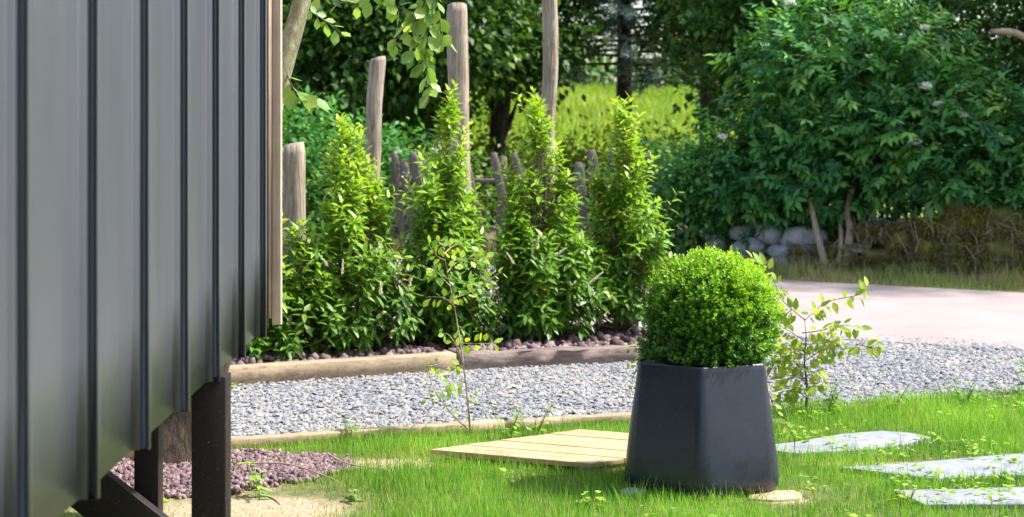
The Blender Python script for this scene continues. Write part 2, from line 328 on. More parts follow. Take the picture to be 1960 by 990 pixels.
# ------------------------------------------------------------------ cabin with standing-seam cladding on posts
WZ0, WZ1 = .728, 3.1
def wallx(v, y): return -.84-.0118*y+v*1.3
cabin = thing('garden_cabin', 'dark grey standing seam metal cabin raised on black posts', 'cabin', (-.9, 5.2, 0))
p = .54
prof = [(0, 0), (p-.040, 0), (p-.030, .005), (p-.028, .0135), (p-.009, .015), (p-.009, .0262), (p-.026, .0278), (p-.024, .031), (p-.006, .031), (p-.001, 0)]
for k in range(-4, 7):
    y0 = 3.075+.54*(k-1)+.027; zs = np.linspace(WZ0, WZ1, 9); pan = None
    for nm, pr in (('cladding_panel', prof[:2]), ('standing_seam', prof[1:])):
        m_ = len(pr); Vf = []
        for z in zs:
            for (u, v) in pr:
                wv = .0016*math.sin(3.1*z+k*1.7)+.0012*math.sin(7.3*z+k)
                Vf.append((wallx(v, y0+u), y0+u+(wv if v > .001 else 0), z))
        for z in zs:
            for (u, v) in pr: Vf.append((wallx(-.003, y0+u), y0+u, z))
        F = []; o2 = m_*len(zs)
        for i in range(len(zs)-1):
            for j in range(m_-1):
                a_ = i*m_+j; F.append([a_, a_+1, a_+m_+1, a_+m_]); F.append([o2+a_, o2+a_+m_, o2+a_+m_+1, o2+a_+1])
        for j in range(m_-1):
            F.append([j, o2+j, o2+j+1, j+1]); a_ = (len(zs)-1)*m_+j; F.append([a_, a_+1, o2+a_+1, o2+a_])
        pan = part(nm, Vf, np.array(F), M['steel'], pan or cabin)
V, F = box((-4.2, .7, .742), (-.93, 6.79, 3.08)); part('wall_core', V, F, M['post'], cabin)
V, F = bevel_mesh(*box((-.918, 6.795, .716), (-.884, 6.835, 3.1)), .002); part('corner_batten', V, F, M['batten'], cabin, label='pale wooden corner batten at the end of the cladding')
V, F = box((-4.2, 6.80, .742), (-.92, 6.83, 3.08)); part('end_wall', V, F, M['batten'], cabin)
V, F = bevel_mesh(*box((-.948, 5.25, -.02), (-.846, 5.35, .741)), .003); part('post', V, F, M['post'], cabin)
V, F = bevel_mesh(*box((-1.362, 6.4, -.02), (-1.274, 6.49, .741)), .003); part('post', V, F, M['post'], cabin)
# diagonal brace running down to the foot of the rear post
d = unit(A([.191, 0, -.148])); nrm = A([d[2], 0, -d[0]]); e0 = A([-1.67, 6.3, .424]); e1 = e0+d*.62
ring = [e0, e1, e1+nrm*.17, e0+nrm*.17]; V = [tuple(q+A([0, yy, 0])) for yy in (0, .06) for q in ring]
F = np.array([[0, 1, 2, 3], [7, 6, 5, 4], [0, 4, 5, 1], [1, 5, 6, 2], [2, 6, 7, 3], [3, 7, 4, 0]])
V, F = bevel_mesh(V, F, .003); part('brace', V, F, M['post'], cabin)

# ------------------------------------------------------------------ timber edging
def sleeper(name, a, b_, w_, z0, z1, mat, label, wob=.004, seed=0, n=14):
    a = A(a); b_ = A(b_); d = unit(b_-a); q = A([-d[1], d[0]]); r = np.random.default_rng(seed); acc = []
    L = np.linalg.norm(b_-a)
    for i in range(n):
        c = a+(b_-a)*i/(n-1); j = r.normal(0, wob, 8)
        cs = [(0, z0), (0+j[0], z1-.005+j[1]*.5), (.005+j[2]*.3, z1+j[3]*.5), (w_-.008, z1+j[4]*.5), (w_, z1-.008), (w_, z0)]
        acc += [(*(c+q*u), z) for u, z in cs]
    k = 6; F = [[i*k+j, i*k+(j+1) % k, (i+1)*k+(j+1) % k, (i+1)*k+j] for i in range(n-1) for j in range(k)]
    caps = [[5, 4, 3, 2, 1, 0], [(n-1)*k+j for j in range(k)]]
    c = (a+b_)/2
    return single(name, acc, [np.array(F), np.array(caps)], mat, label, 'timber', (c[0], c[1], 0), 'timber edging of the gravel path')
sleeper('edging_timber', (-1.95, 9.77), (-.33, 10.56), .12, -.01, .112, M['timber'], 'pale squared timber edging the shrub bed', .002, 1)
sleeper('edging_timber', (-.30, 10.59), (.83, 10.955), .13, -.01, .105, M['oldtimber'], 'dark weathered split sleeper edging the shrub bed', .009, 2)
sleeper('edging_timber', (-2.6, t_low(-2.6)), (-.03, t_low(-.03)), .08, -.01, .055, M['timber'], 'low pale timber between purple pebbles and grey gravel', .002, 3)
sleeper('edging_timber', (-.01, t_low(-.01)), (.98, t_low(.98)), .08, -.01, .05, M['timber'], 'low pale timber behind the wooden deck', .003, 4)
sleeper('edging_timber', (1.0, t_low(1.0)), (5.2, t_low(5.2)), .08, -.01, .014, M['timber'], 'low timber half hidden by lawn grass beside the road gravel', .003, 5)
V, F = bevel_mesh(*box((-1.98, 7.7, -.01), (-1.62, 7.82, .075)), .008)
single('edging_timber', V, F, M['board'], 'short orange brown timber end under the cabin', 'timber', (-1.8, 7.76, 0))

# ------------------------------------------------------------------ stones: bed lava rock, purple pebbles
def pebbles(name, P, smin, smax, mat, label, seed, flat=.75):
    r = np.random.default_rng(seed); n = len(P); tv = ICO1[0]*(1+.16*np.random.default_rng(5).normal(size=(len(ICO1[0]), 1)))
    Mx = fr(rdir(n, r), rdir(n, r)); s = r.uniform(smin, smax, n); S = np.stack([s, s*r.uniform(.7, 1.3, n), s*r.uniform(.6, 1, n)], 1)
    V, F, T = scatter(tv, ICO1[1], P, Mx, S, np.clip(r.beta(2, 2, n), 0, 1)); return setting(name, V, F, mat, 'stuff', label, 'gravel', T)
r = np.random.default_rng(11)
P = np.stack([r.uniform(-2.3, 1.1, 5200), r.uniform(9.7, 12.4, 5200), np.zeros(5200)], 1); P = P[inpoly(P[:, :2], bedpoly)]
fd = np.where(P[:, 0] < -.3, 9.96+.48*(P[:, 0]+1.58), 10.58+.323*(P[:, 0]+.296)); P = P[P[:, 1] > fd+.17]
P[:, 2] = r.uniform(.02, .085, len(P)); pebbles('lava_rock', P, .018, .04, M['lava'], 'dark red lava rock mulch in the shrub bed', 1)
V = [(x, y, .05) for x, y in [(-2.25, 9.8), (-1.6, 10.1), (-.3, 10.72), (.8, 11.07), (1.05, 11.4), (.8, 12.35), (-.6, 11.95), (-2.25, 11.45)]]
setting('shrub_bed', V, [np.array([list(range(8))])], M['soil'], label='earth of the shrub bed')
pebpoly = [(-1.75, 7.55), (-1.62, 7.95), (-1.35, 8.0), (-.82, 7.92), (-.66, 7.62), (-.8, 7.4), (-1.14, 7.06), (-1.4, 7.0), (-1.75, 7.2)]
P = np.stack([r.uniform(-1.8, -.6, 9000), r.uniform(6.9, 8.05, 9000), np.zeros(9000)], 1)
P = P[inpoly(P[:, :2]+.03*np.stack([noise(P[:, :2]*6), noise(P[:, :2]*6+3)], 1), pebpoly)]
P[:, 2] = .006+r.uniform(0, .03, len(P))*np.clip(.5+.8*noise(P[:, :2], .7), .2, 1); pebbles('purple_pebble', P, .007, .0165, M['lava'], 'purple grey pebbles heaped beside the cabin posts', 2)

# ------------------------------------------------------------------ deck
dL, dF, dB = A([-.36, 7.79]), A([.33, 7.47]), A([.32, 8.30]); ex, ey = dF-dL, dB-dL
deck = thing('wooden_deck', 'small low platform of pale wooden boards in the grass', 'deck', (.3, 7.9, 0))
nb = 9
for i in range(nb):
    f0, f1 = i/nb+.003, (i+1)/nb-.003
    q = [dL+ey*f0, dL+ex+ey*f0, dL+ex+ey*f1, dL+ey*f1]; zt = .056+rng.normal(0, .0008)
    V, F = slab_poly([tuple(x) for x in q], .034, zt, .002); part('board', V, F, M['board'], deck)
for f in (.12, .5, .9):
    q = [dL+ex*f+ey*.015, dL+ex*(f+.09)+ey*.015, dL+ex*(f+.09)+ey*.985, dL+ex*f+ey*.985]
    V, F = slab_poly([tuple(x) for x in q], -.01, .033, .002); part('bearer', V, F, M['board'], deck)

# ------------------------------------------------------------------ flagstones
def flag(pts, label, z=.026):
    V, F = slab_poly(pts, -.01, z, .005); c = A(pts).mean(0)
    return single('flagstone', V, F, M['slate'], label, 'flagstone', (c[0], c[1], 0), 'flagstones in the lawn')
flag([(1.07, 8.02), (1.28, 8.13), (1.56, 8.36), (1.75, 8.43), (1.88, 8.38), (1.95, 8.27), (1.80, 8.10), (1.62, 7.97), (1.25, 7.86)], 'grey flagstone with a pointed end beside the dark planter')
flag([(1.395, 7.55), (1.70, 7.64), (2.15, 7.83), (2.6, 7.98), (3.0, 8.0), (3.1, 7.75), (2.4, 7.44), (2.05, 7.39), (1.74, 7.31)], 'long grey flagstone between the two other stepping stones')
flag([(1.525, 7.08), (1.9, 7.12), (2.25, 7.17), (2.9, 7.2), (3.0, 6.95), (2.4, 6.82), (1.95, 6.83), (1.58, 6.82)], 'straight edged grey flagstone bordered by grass on both long sides')
flag([(1.15, 8.82), (1.35, 8.86), (1.36, 8.74), (1.17, 8.7)], 'narrow sliver of flagstone sunk behind the planter', .012)
def rock(name, c, s, mat, label, cat, seed, tone=.2, group=None):
    r = np.random.default_rng(seed); V = ICO2[0]*(1+.10*noise(ICO2[0]+seed, .7)[:, None])
    V = V*A(s)+A(c); return single(name, V, ICO2[1], mat, label, cat, (c[0], c[1], 0), group, True, np.full(len(V), tone))
rock('flat_stone', (.48, 7.08, .012), (.055, .05, .022), M['stone'], 'small flat grey stone at the planter foot nearest the deck', 'stone', 3, -.3)
V, F = slab_poly([(.93, 6.98), (1.02, 6.95), (1.12, 6.98), (1.16, 7.06), (1.13, 7.14), (1.02, 7.13), (.95, 7.08)], -.01, .014, .004)
single('flat_stone', V, F, M['sandstone'], 'flat beige stone under the planter edge facing the stepping stones', 'stone', (1.05, 7.05, 0))

# ------------------------------------------------------------------ planter and box ball
PC = A([.777, 7.3]); pot = thing('planter', 'tall dark hexagonal planter, wider at its base', 'planter', (PC[0], PC[1], 0))
def hexring(R, rc, z, rot, tw=0, k=7):
    out = []
    for i in range(6):
        a = rot+math.pi/3*i; cd = (R*math.cos(math.pi/6)-rc)/math.cos(math.pi/6)
        for j in range(k):
            b_ = a+(j/(k-1)-.5)*math.pi/3
            out.append((PC[0]+cd*math.cos(a)+rc*math.cos(b_), PC[1]+cd*math.sin(a)+rc*math.sin(b_), z))
    return out
rot = math.radians(-95.5)
profp = [(0., .265, .07), (.004, .31, .08), (.02, .343, .09), (.045, .357, .09), (.07, .3585, .088), (.16, .348, .077), (.3, .328, .06), (.42, .308, .046), (.50, .297, .036), (.516, .2945, .027), (.522, .291, .026), (.523, .286, .025), (.519, .281, .025), (.45, .278, .025)]
V = []; k = 42
for z, R, rc in profp: V += hexring(R, rc, z, rot)
F = [[i*k+j, i*k+(j+1) % k, (i+1)*k+(j+1) % k, (i+1)*k+j] for i in range(len(profp)-1) for j in range(k)]
pot_body = part('pot_body', V, [np.array(F), np.array([list(range(k))[::-1]])], M['pot'], pot, True)
V = hexring(.279, .036, .49, rot); part('soil', V, [np.array([list(range(k))])], M['soil'], pot)
for px_, pz_, ang in ((.87, .36, -60.), (.66, .27, -121.)):
    aa = math.radians(ang); ap = (.357-.12*pz_)*.866-.0005; c = A([PC[0], PC[1], pz_])+A([math.cos(aa), math.sin(aa), 0])*ap
    part('plug', ICO1[0]*.006+c, ICO1[1], M['slate'], pot_body, True)
BC = A([.822, 7.3, .725]); RX, RZ = .25, .212
boxball = thing('box_shrub', 'clipped ball of bright green box in the dark planter', 'shrub', (BC[0], BC[1], .49))
r = np.random.default_rng(21)
def ball_pts(n, lo=-.93):
    q = rdir(int(n*1.6)+12, r); return q[q[:, 2] > lo][:n]
def shoots(P, D, L, per, size, tonebase, tpl, spread=.9, r=r, up=A([0, 0, 1])):
    n = len(P); t = (np.arange(per)+.6)/per
    loc = P[:, None]+D[:, None]*(L[:, None]*t[None])[..., None]
    th = r.uniform(0, 6.28, (n, 1))+np.arange(per)[None]*2.399
    u = unit(np.cross(D, A([.31, .2, .93]))); v = np.cross(D, u)
    side = np.cos(th)[..., None]*u[:, None]+np.sin(th)[..., None]*v[:, None]
    d = unit(side*spread*(1.15-t*.75)[None, :, None]+D[:, None]*(.25+.8*t)[None, :, None])
    sz = size[:, None]*r.uniform(.75, 1.15, (n, per))*(1.1-.45*t**2)[None]
    tone = np.clip(tonebase[:, None]+(.28*t**2)[None]+r.normal(0, .06, (n, per)), 0, 1)
    d = d.reshape(-1, 3); M_ = fr(d, np.repeat(D, per, 0)+r.normal(0, .25, (n*per, 3)))
    return scatter(tpl[0], tpl[1], loc.reshape(-1, 3), M_, sz.ravel(), tone.ravel())
q = ball_pts(3300); lump = 1+.05*noise(q, .9)+.03*noise(q, 2.3)+r.normal(0, .02, len(q))
hz = np.hypot(q[:, 0], q[:, 1]); taper = np.where(q[:, 2] < 0, np.minimum(1/np.maximum(np.maximum(hz, -q[:, 2]), .01), 1.22), 1)
Pb = BC+q*A([RX, RX*.95, RZ])*(lump*taper*r.uniform(.86, .965, len(q)))[:, None]
Dn = unit(q*.9+A([.08, 0, .65])+r.normal(0, .25, q.shape))
tb = .44+.32*np.clip(q[:, 2], -1, 1)+.16*q[:, 0]+r.normal(0, .11, len(q))  # tone rises towards top and sun side: lighting painted into the leaf colour
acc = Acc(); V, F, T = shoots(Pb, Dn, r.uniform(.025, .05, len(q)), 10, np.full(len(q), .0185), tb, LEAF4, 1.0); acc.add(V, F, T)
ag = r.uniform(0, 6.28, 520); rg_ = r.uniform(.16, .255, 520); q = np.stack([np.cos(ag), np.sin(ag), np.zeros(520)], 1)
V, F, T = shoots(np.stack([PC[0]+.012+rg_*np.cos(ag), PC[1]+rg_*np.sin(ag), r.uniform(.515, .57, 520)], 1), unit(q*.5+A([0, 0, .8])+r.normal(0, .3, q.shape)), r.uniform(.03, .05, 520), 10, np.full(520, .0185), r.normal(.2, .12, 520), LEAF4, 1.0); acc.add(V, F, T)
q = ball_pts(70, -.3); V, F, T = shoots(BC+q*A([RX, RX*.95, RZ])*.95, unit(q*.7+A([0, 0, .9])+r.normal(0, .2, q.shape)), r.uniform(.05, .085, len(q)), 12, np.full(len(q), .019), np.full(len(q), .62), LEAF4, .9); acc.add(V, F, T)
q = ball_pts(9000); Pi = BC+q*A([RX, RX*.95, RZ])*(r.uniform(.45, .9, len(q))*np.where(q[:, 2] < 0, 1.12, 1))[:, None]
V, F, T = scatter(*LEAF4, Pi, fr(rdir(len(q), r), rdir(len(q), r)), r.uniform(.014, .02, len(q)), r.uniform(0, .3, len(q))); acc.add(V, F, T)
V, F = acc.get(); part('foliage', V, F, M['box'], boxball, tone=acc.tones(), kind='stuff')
acc = Acc()
for i in range(40):
    q1 = ball_pts(1)[0]; e = BC+q1*A([RX, RX, RZ])*.85; s0 = A([PC[0]+r.normal(0, .03), PC[1]+r.normal(0, .03), .49])
    V, F = tube(bend([s0, s0*.6+e*.4+A([0, 0, -.02]), e], 5), np.linspace(.007, .0025, 5), 5); acc.add(V, F)
V, F = acc.get(); part('stems', V, F, M['twig'], boxball, kind='stuff')

# ------------------------------------------------------------------ laurels
def laurel(x, y, H, R, seed, label, nsh=330, sp=1., fl=(), bare=.12):
    nsh = int(nsh*1.3)
    r = np.random.default_rng(seed); t_ = thing('laurel_shrub', label, 'shrub', (x, y, .05), 'upright laurels in the bed')
    b0 = A([x, y, .04]); lean = r.normal(0, .02, 2)
    nl = 8; lo_a = r.uniform(0, 6.28)+np.arange(nl)*2.399; lf = np.concatenate([[0], r.uniform(.12, .68, nl-1)]); lo_r = R*lf; lo_h = np.where(lf == 0, 1., np.clip(1.0-.78*lf+r.normal(0, .09, nl), .3, .82))
    wl = lo_h*np.where(np.arange(nl) == 0, 1.5, 1); li = r.choice(nl, nsh, p=wl/wl.sum())
    lo_r = lo_r*r.uniform(.9, 1.12, nl); f_ = r.beta(.95, 1.05, nsh); hs = bare+(lo_h[li]-bare)*f_; ang = r.uniform(0, 6.28, nsh)
    rad = R*np.interp(f_, [0, .25, .6, .85, 1], [.58, .56, .35, .19, .04])*np.where(li == 0, np.interp(hs, [0, .5, 1], [1.2, 1.1, 1.0]), .9)*(1+.25*np.sin(ang*2+seed+hs*7))
    rr = rad*np.sqrt(r.uniform(.08, 1, nsh)); spread = np.interp(f_, [0, .3, 1], [.8, 1, 1.05])
    ox = lo_r[li]*np.cos(lo_a[li])*spread+rr*np.cos(ang); oy = lo_r[li]*np.sin(lo_a[li])*spread+rr*np.sin(ang)
    P = b0+np.stack([lean[0]*hs+ox, lean[1]*hs+oy, hs*H-.1], 1); ang = np.arctan2(oy, ox); rad = np.maximum(rad, .02)
    out = np.stack([np.cos(ang), np.sin(ang), np.zeros(nsh)], 1)
    D = unit(out*(.55-.3*hs)[:, None]+A([0, 0, 1.])*(.55+.6*hs)[:, None]+r.normal(0, .16, (nsh, 3)))
    L = r.uniform(.09, .19, nsh)*(1+.8*(r.random(nsh) < .16)); per = 12
    t = (np.arange(per)+.5)/per
    loc = P[:, None]+D[:, None]*(L[:, None]*t[None])[..., None]
    th = r.uniform(0, 6.28, (nsh, 1))+np.arange(per)[None]*2.399
    u = unit(np.cross(D, A([.31, .2, .93]))); v = np.cross(D, u)
    side = np.cos(th)[..., None]*u[:, None]+np.sin(th)[..., None]*v[:, None]
    dr = (.55-.75*hs)[:, None]+.25*(1-t)[None]+r.normal(0, .15, (nsh, per))
    d = unit(side*(1.1-.5*t)[None, :, None]+D[:, None]*(.3+.55*t)[None, :, None]+A([0, 0, -1.])*np.clip(dr, -.1, 1.2)[..., None])
    sz = r.uniform(.068, .10, (nsh, per))*(1.05-.35*t**3)[None]*(1.08-.25*hs)[:, None]
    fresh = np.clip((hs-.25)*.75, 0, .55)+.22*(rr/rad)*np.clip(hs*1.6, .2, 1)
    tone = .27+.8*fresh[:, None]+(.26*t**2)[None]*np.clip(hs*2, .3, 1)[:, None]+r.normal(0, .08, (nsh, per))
    tone = np.clip(tone, 0, .93); yel = r.random((nsh, per)) < .004; tone[yel] = 1
    Mx = fr(d.reshape(-1, 3), np.repeat(D, per, 0)*.6+A([0, 0, .9])+r.normal(0, .25, (nsh*per, 3)))
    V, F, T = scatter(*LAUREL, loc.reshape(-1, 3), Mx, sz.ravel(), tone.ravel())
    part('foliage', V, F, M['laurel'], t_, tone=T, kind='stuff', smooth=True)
    acc = Acc(); ns = 4
    for i in range(ns):
        a_ = 6.28*i/ns+seed; e = b0+A([lean[0]+.07*math.cos(a_), lean[1]+.07*math.sin(a_), H*r.uniform(.75, .95)-.1])
        V, F = tube(bend([b0+A([.02*math.cos(a_), .02*math.sin(a_), -.04]), b0+A([.05*math.cos(a_), .05*math.sin(a_), H*.3]), e], 8), np.linspace(.018, .004, 8), 6); part('stem', V, F, M['twig'], t_, True)
    acc = Acc()
    for i in range(nsh):
        zc = max(P[i, 2]-.25*np.linalg.norm(P[i, :2]-b0[:2])*1.6-.08, .1); s0 = A([x+lean[0]*hs[i], y+lean[1]*hs[i], zc]); e = P[i]+D[i]*L[i]
        V, F = tube(bend([s0, s0*.45+P[i]*.55+A([0, 0, -.03]), P[i], e], 6), np.linspace(.005, .0018, 6), 4, cap=False); acc.add(V, F)
    V, F = acc.get(); part('twigs', V, F, M['petiole'], t_, kind='stuff')
    for (fx, fz, tilt) in fl:
        acc = Acc(); o = A([fx, y-R*1.0, fz]); dv = unit(A([math.sin(tilt), -.25, math.cos(tilt)])); L_ = .10
        V, F = tube([o, o+dv*L_], [.002, .001], 4); acc.add(V, F, 0)
        n = 70; t = r.uniform(.15, 1, n); dd = unit(rdir(n, r)+dv*.3)
        V, F, T = scatter(*LEAF4, o+dv*L_*t[:, None], fr(dd, rdir(n, r)), np.full(n, .013)*(1.15-.6*t), r.random(n)); acc.add(V, F, T)
        V, F = acc.get(); part('flower_spike', V, F, M['flower'], t_, tone=acc.tones())
def fp(px, py, y): return ((px-980)*y/3400, 1.5-(py-230)*y/3400)
laurel(-1.50, 10.75, 1.02, .36, 31, 'low laurel half hidden behind the cabin corner', 190, bare=.1)
laurel(-1.05, 11.05, 1.45, .40, 32, 'laurel with a yellow green spire beside the bent wooden post', 360, fl=[(-1.10, .62, -.6), (-1.02, .57, .1), (-.82, .70, .5), (-.62, .46, .2), (-.78, .44, -.1)])
laurel(-.42, 11.35, 1.62, .33, 33, 'tall slender laurel in front of the square-topped wooden post', 340, bare=.08)
laurel(.18, 11.65, 1.58, .34, 34, 'laurel in front of the tallest wooden post, with several cream flower spikes', 350, fl=[(.02, .58, -.6), (.13, .61, 0), (.16, .68, .1), (.27, .63, .9), (.47, .44, .8), (.51, .47, .8)])
laurel(.77, 11.95, 1.56, .37, 35, 'laurel at the road end of the bed, bare stems at its base', 310, bare=.16)

# ------------------------------------------------------------------ wooden poles
def pole(pts, R, label, seed, n=26, sq=0):
    r = np.random.default_rng(seed); P = bend(pts, n); k = 18; a = np.arange(k)*2*np.pi/k
    base = 1+.06*r.normal(size=k); prof_ = 1/np.maximum(np.abs(np.cos(a)), np.abs(np.sin(a)))**sq; prof_ = prof_/prof_.mean()
    V = []
    for i in range(n):
        s = base*prof_*(1+.035*np.sin(a*2+i*.5+seed))*(1+.02*r.normal(size=k))*R*(1.06-.12*i/n)
        if i == n-1: s = s*.9
        zj = (.012*np.sin(a+seed) if i >= n-2 else 0)
        V.append(np.stack([P[i, 0]+s*np.cos(a), P[i, 1]+s*np.sin(a), P[i, 2]+np.zeros(k)+zj], 1))
    V = np.concatenate(V); i = np.arange(n-1)[:, None]*k; j = np.arange(k)[None]; q = (j+1) % k
    F = np.stack([i+j, i+q, i+k+q, i+k+j], -1).reshape(-1, 4)
    cap = np.array([[(n-1)*k+j for j in range(k)]])
    return single('wooden_post', V, [F, cap], M['pole'], label, 'post', (pts[0][0], pts[0][1], 0), 'rough wooden posts behind the laurels', True)
pole([(-1.42, 11.6, -.05), (-1.42, 11.6, .7), (-1.425, 11.6, 1.345)], .075, 'short weathered wooden post beside the cabin corner', 1, 14, .35)
pole([(-1.0, 12.0, -.05), (-.985, 12, .7), (-.945, 12, 1.2), (-.93, 12, 1.6), (-.905, 12, 1.92)], .056, 'bent grey wooden post with a brown stained top', 2)
pole([(-.35, 12.3, -.05), (-.355, 12.3, 1.0), (-.38, 12.3, 2.3)], .066, 'straight square-topped wooden post behind the slender laurel', 3, 26, .3)
pole([(.24, 12.6, -.05), (.25, 12.6, .8), (.245, 12.6, 1.4), (.275, 12.6, 1.9), (.265, 12.6, 2.4), (.28, 12.6, 2.75)], .055, 'tallest wooden post, round and knotty, rising out of view', 4, 30)

# ------------------------------------------------------------------ tree beside the cabin with hanging twigs
def leaf_obj_set(parent, tpl_mesh, items):
    b = BASE[parent.name]
    for loc, d, up, s in items:
        m_ = fr(A(d)[None], A(up)[None])[0]; o = bpy.data.objects.new('leaf', tpl_mesh); C.objects.link(o); o.parent = parent
        o.matrix_basis = Matrix.Translation(Vector(A(loc)-b)) @ Matrix(m_.tolist()).to_4x4() @ Matrix.Scale(s, 4)
def leaf_variants(name, tpl, mat, tones):
    return [make_mesh(name, tpl[0], tpl[1], mat, True, np.full(len(tpl[0]), t)) for t in tones]
def twig_leaves(pts, n, size, r, side=1., droop=.5, start=.1):
    P = bend(pts, 40); out = []
    for i in range(n):
        f = start+(1-start)*(i+.5)/n; k = int(f*39); p = P[k]; T = unit(P[min(k+1, 39)]-P[max(k-1, 0)])
        sd_ = unit(np.cross(T, A([0, 1, .15])+r.normal(0, .5, 3)))*(1 if i % 2 else -1)
        d = unit(sd_*side+T*.6+A([0, 0, -droop])+r.normal(0, .25, 3)); up = A([r.normal(0, .5), -.55+r.normal(0, .4), .7])
        out.append((p+d*.012, d, up, size*r.uniform(.75, 1.15)))
    return out
r = np.random.default_rng(77)
tree = thing('lichen_tree', 'leaning lichen covered tree behind the cabin, leafy twigs hanging down', 'tree', (-1.5, 7.8, 0))
TP = bend([(-1.52, 7.8, -.05), (-1.47, 7.8, .12), (-1.36, 7.8, .36), (-1.24, 7.8, .85), (-1.05, 7.8, 1.58), (-.925, 7.82, 2.03), (-.75, 7.9, 2.8), (-.6, 8, 3.6)], 34)
TR = np.interp(np.linspace(0, 1, 34), [0, .1, .2, .4, .57, .72, .85, 1], [.19, .155, .125, .085, .05, .039, .032, .02])
V, F = tube(TP, TR, 16, .02, r); part('trunk', V, F, M['bark'], tree, True)
def limb(pts, r0, r1, n=12, k=8, name='branch', mat='bark'):
    V, F = tube(bend(pts, n), np.linspace(r0, r1, n), k, .02, r); return part(name, V, F, M[mat], tree, True)
limb([(-1.05, 7.82, 1.62), (-1.08, 7.86, 1.85), (-1.2, 7.95, 2.3), (-1.5, 8.1, 3.1)], .026, .01)
limb([(-.76, 7.9, 2.76), (-.5, 8.1, 2.75), (-.25, 8.2, 2.55), (-.1, 8.25, 2.35)], .022, .006)
limb([(-.7, 7.95, 3.0), (-.3, 8.1, 3.2), (.1, 8.2, 3.3)], .02, .006)
limb([(-.93, 7.83, 2.1), (-.86, 8, 2.25), (-.7, 8.1, 2.2), (-.55, 8.15, 2.12)], .014, .004)
lv = leaf_variants('alder_leaf', OVAL, M['alder'], (.15, .45, .7, .95))
y_ = 8.2
def w2(px, py, y=8.2): a, b_ = fp(px, py, y); return (a, y, b_)
twigs = [[w2(868, -330), w2(850, -170), w2(824, -40), w2(818, 60), w2(815, 120), w2(824, 185)], [w2(850, -170), w2(810, -60), w2(812, 10), w2(780, 45), w2(752, 85)],
         [w2(850, -170), w2(760, -110), w2(730, -40), w2(690, 8), w2(610, -6)], [w2(824, -40), w2(840, 20), w2(845, 60), w2(852, 75)], [w2(812, 10), w2(790, 50), w2(795, 95), w2(785, 95)],
         [w2(730, -40), w2(735, 0), w2(765, 15), w2(800, 25)], [w2(595, -20, 8.0), w2(596, 18, 8.0), w2(625, 42, 8.0), w2(652, 62, 8.0)], [w2(547, 128, 7.8), w2(556, 158, 7.75), w2(570, 178, 7.7), w2(598, 190, 7.7)]]
items = []
for tw, n, sz in zip(twigs, (34, 14, 18, 10, 10, 10, 10, 10), (.085, .08, .08, .08, .08, .075, .06, .085)):
    V, F = tube(bend(tw, 14), np.linspace(.005, .0015, 14), 5); tw_o = part('twig', V, F, M['twig'], tree, True)
    items += [(tw_o, it) for it in twig_leaves(tw, n, sz, r, .9, .55, .3 if n > 30 else .1)]
for tw_o, it in items: leaf_obj_set(tw_o, lv[int(r.integers(4))], [it])
# crown above
acc = Acc(); ctr = [(-.55, 8.0, 3.5), (-1.3, 8.1, 3.3), (-1.0, 9.0, 3.5), (-.7, 7.6, 3.9), (-1.7, 8.3, 3.0), (-.7, 8.3, 4.3)]
for c in ctr:
    n = 420; q = rdir(n, r)*(r.random((n, 1))**.4)*A([.55, .55, .42]); P = A(c)+q; d = unit(q+A([0, 0, -.25])+r.normal(0, .2, (n, 3)))
    V, F, T = scatter(*OVAL, P, fr(d, A([0, 0, 1])+r.normal(0, .4, (n, 3))), r.uniform(.06, .09, n), r.random(n)); acc.add(V, F, T)
    b_ = np.argmin(np.linalg.norm(TP-A(c), axis=1)); V, F = tube(bend([TP[b_], (TP[b_]+A(c))/2+A([0, 0, -.05]), A(c)], 6), np.linspace(.018, .005, 6), 6); part('branch', V, F, M['bark'], tree, True)
V, F = acc.get(); part('crown', V, F, M['alder'], tree, tone=acc.tones(), kind='stuff', smooth=True)

# ------------------------------------------------------------------ saplings
def sapling(name, label, base, branches, mat, tones, tpl, stemmat, leafname):
    t_ = thing(name, label, 'sapling', base); lv_ = leaf_variants(leafname, tpl, M[mat], tones)
    for pts, r0, n, sz, dr in branches:
        V, F = tube(bend(pts, 14), np.linspace(r0, .0012, 14), 6); st_o = part('stem' if r0 > .0045 else 'twig', V, F, M[stemmat], t_, True)
        if n: 
            for it in twig_leaves(pts, n, sz, r, .95, dr, .12): leaf_obj_set(st_o, lv_[int(r.integers(len(lv_)))], [it])
    return t_
def s1(px, py): a, b_ = fp(px, py, 8.36); return (a, 8.36+rng.normal(0, .03), b_)
b0 = s1(899, 838); b0 = (b0[0], b0[1], 0.)
S = [([b0, s1(898, 790), s1(893, 740), s1(882, 660), s1(870, 590), s1(858, 530), s1(850, 480)], .0058, 0, 0, 0)]
for pts, n in [([s1(870, 590), s1(850, 570), s1(815, 568)], 8), ([s1(866, 570), s1(900, 560), s1(960, 522)], 14), ([s1(862, 545), s1(840, 525), s1(826, 508)], 7), ([s1(856, 520), s1(880, 500), s1(930, 495)], 12),
               ([s1(852, 500), s1(835, 490), s1(820, 470)], 7), ([s1(880, 655), s1(910, 655), s1(955, 655)], 10), ([s1(884, 680), s1(860, 640), s1(845, 640)], 5), ([s1(890, 705), s1(880, 700), s1(865, 708)], 6),
               ([s1(896, 770), s1(905, 768), s1(914, 765)], 3), ([s1(850, 480), s1(845, 470), s1(838, 462)], 5), ([s1(850, 485), s1(870, 470), s1(900, 470)], 7), ([s1(892, 730), s1(880, 740), s1(870, 745)], 3)]: S.append((pts, .0028, int(n*1.4), .038, .1))
S.append(([s1(897, 822), s1(870, 795), s1(835, 750), s1(815, 705)], .0045, 9, .03, .1))
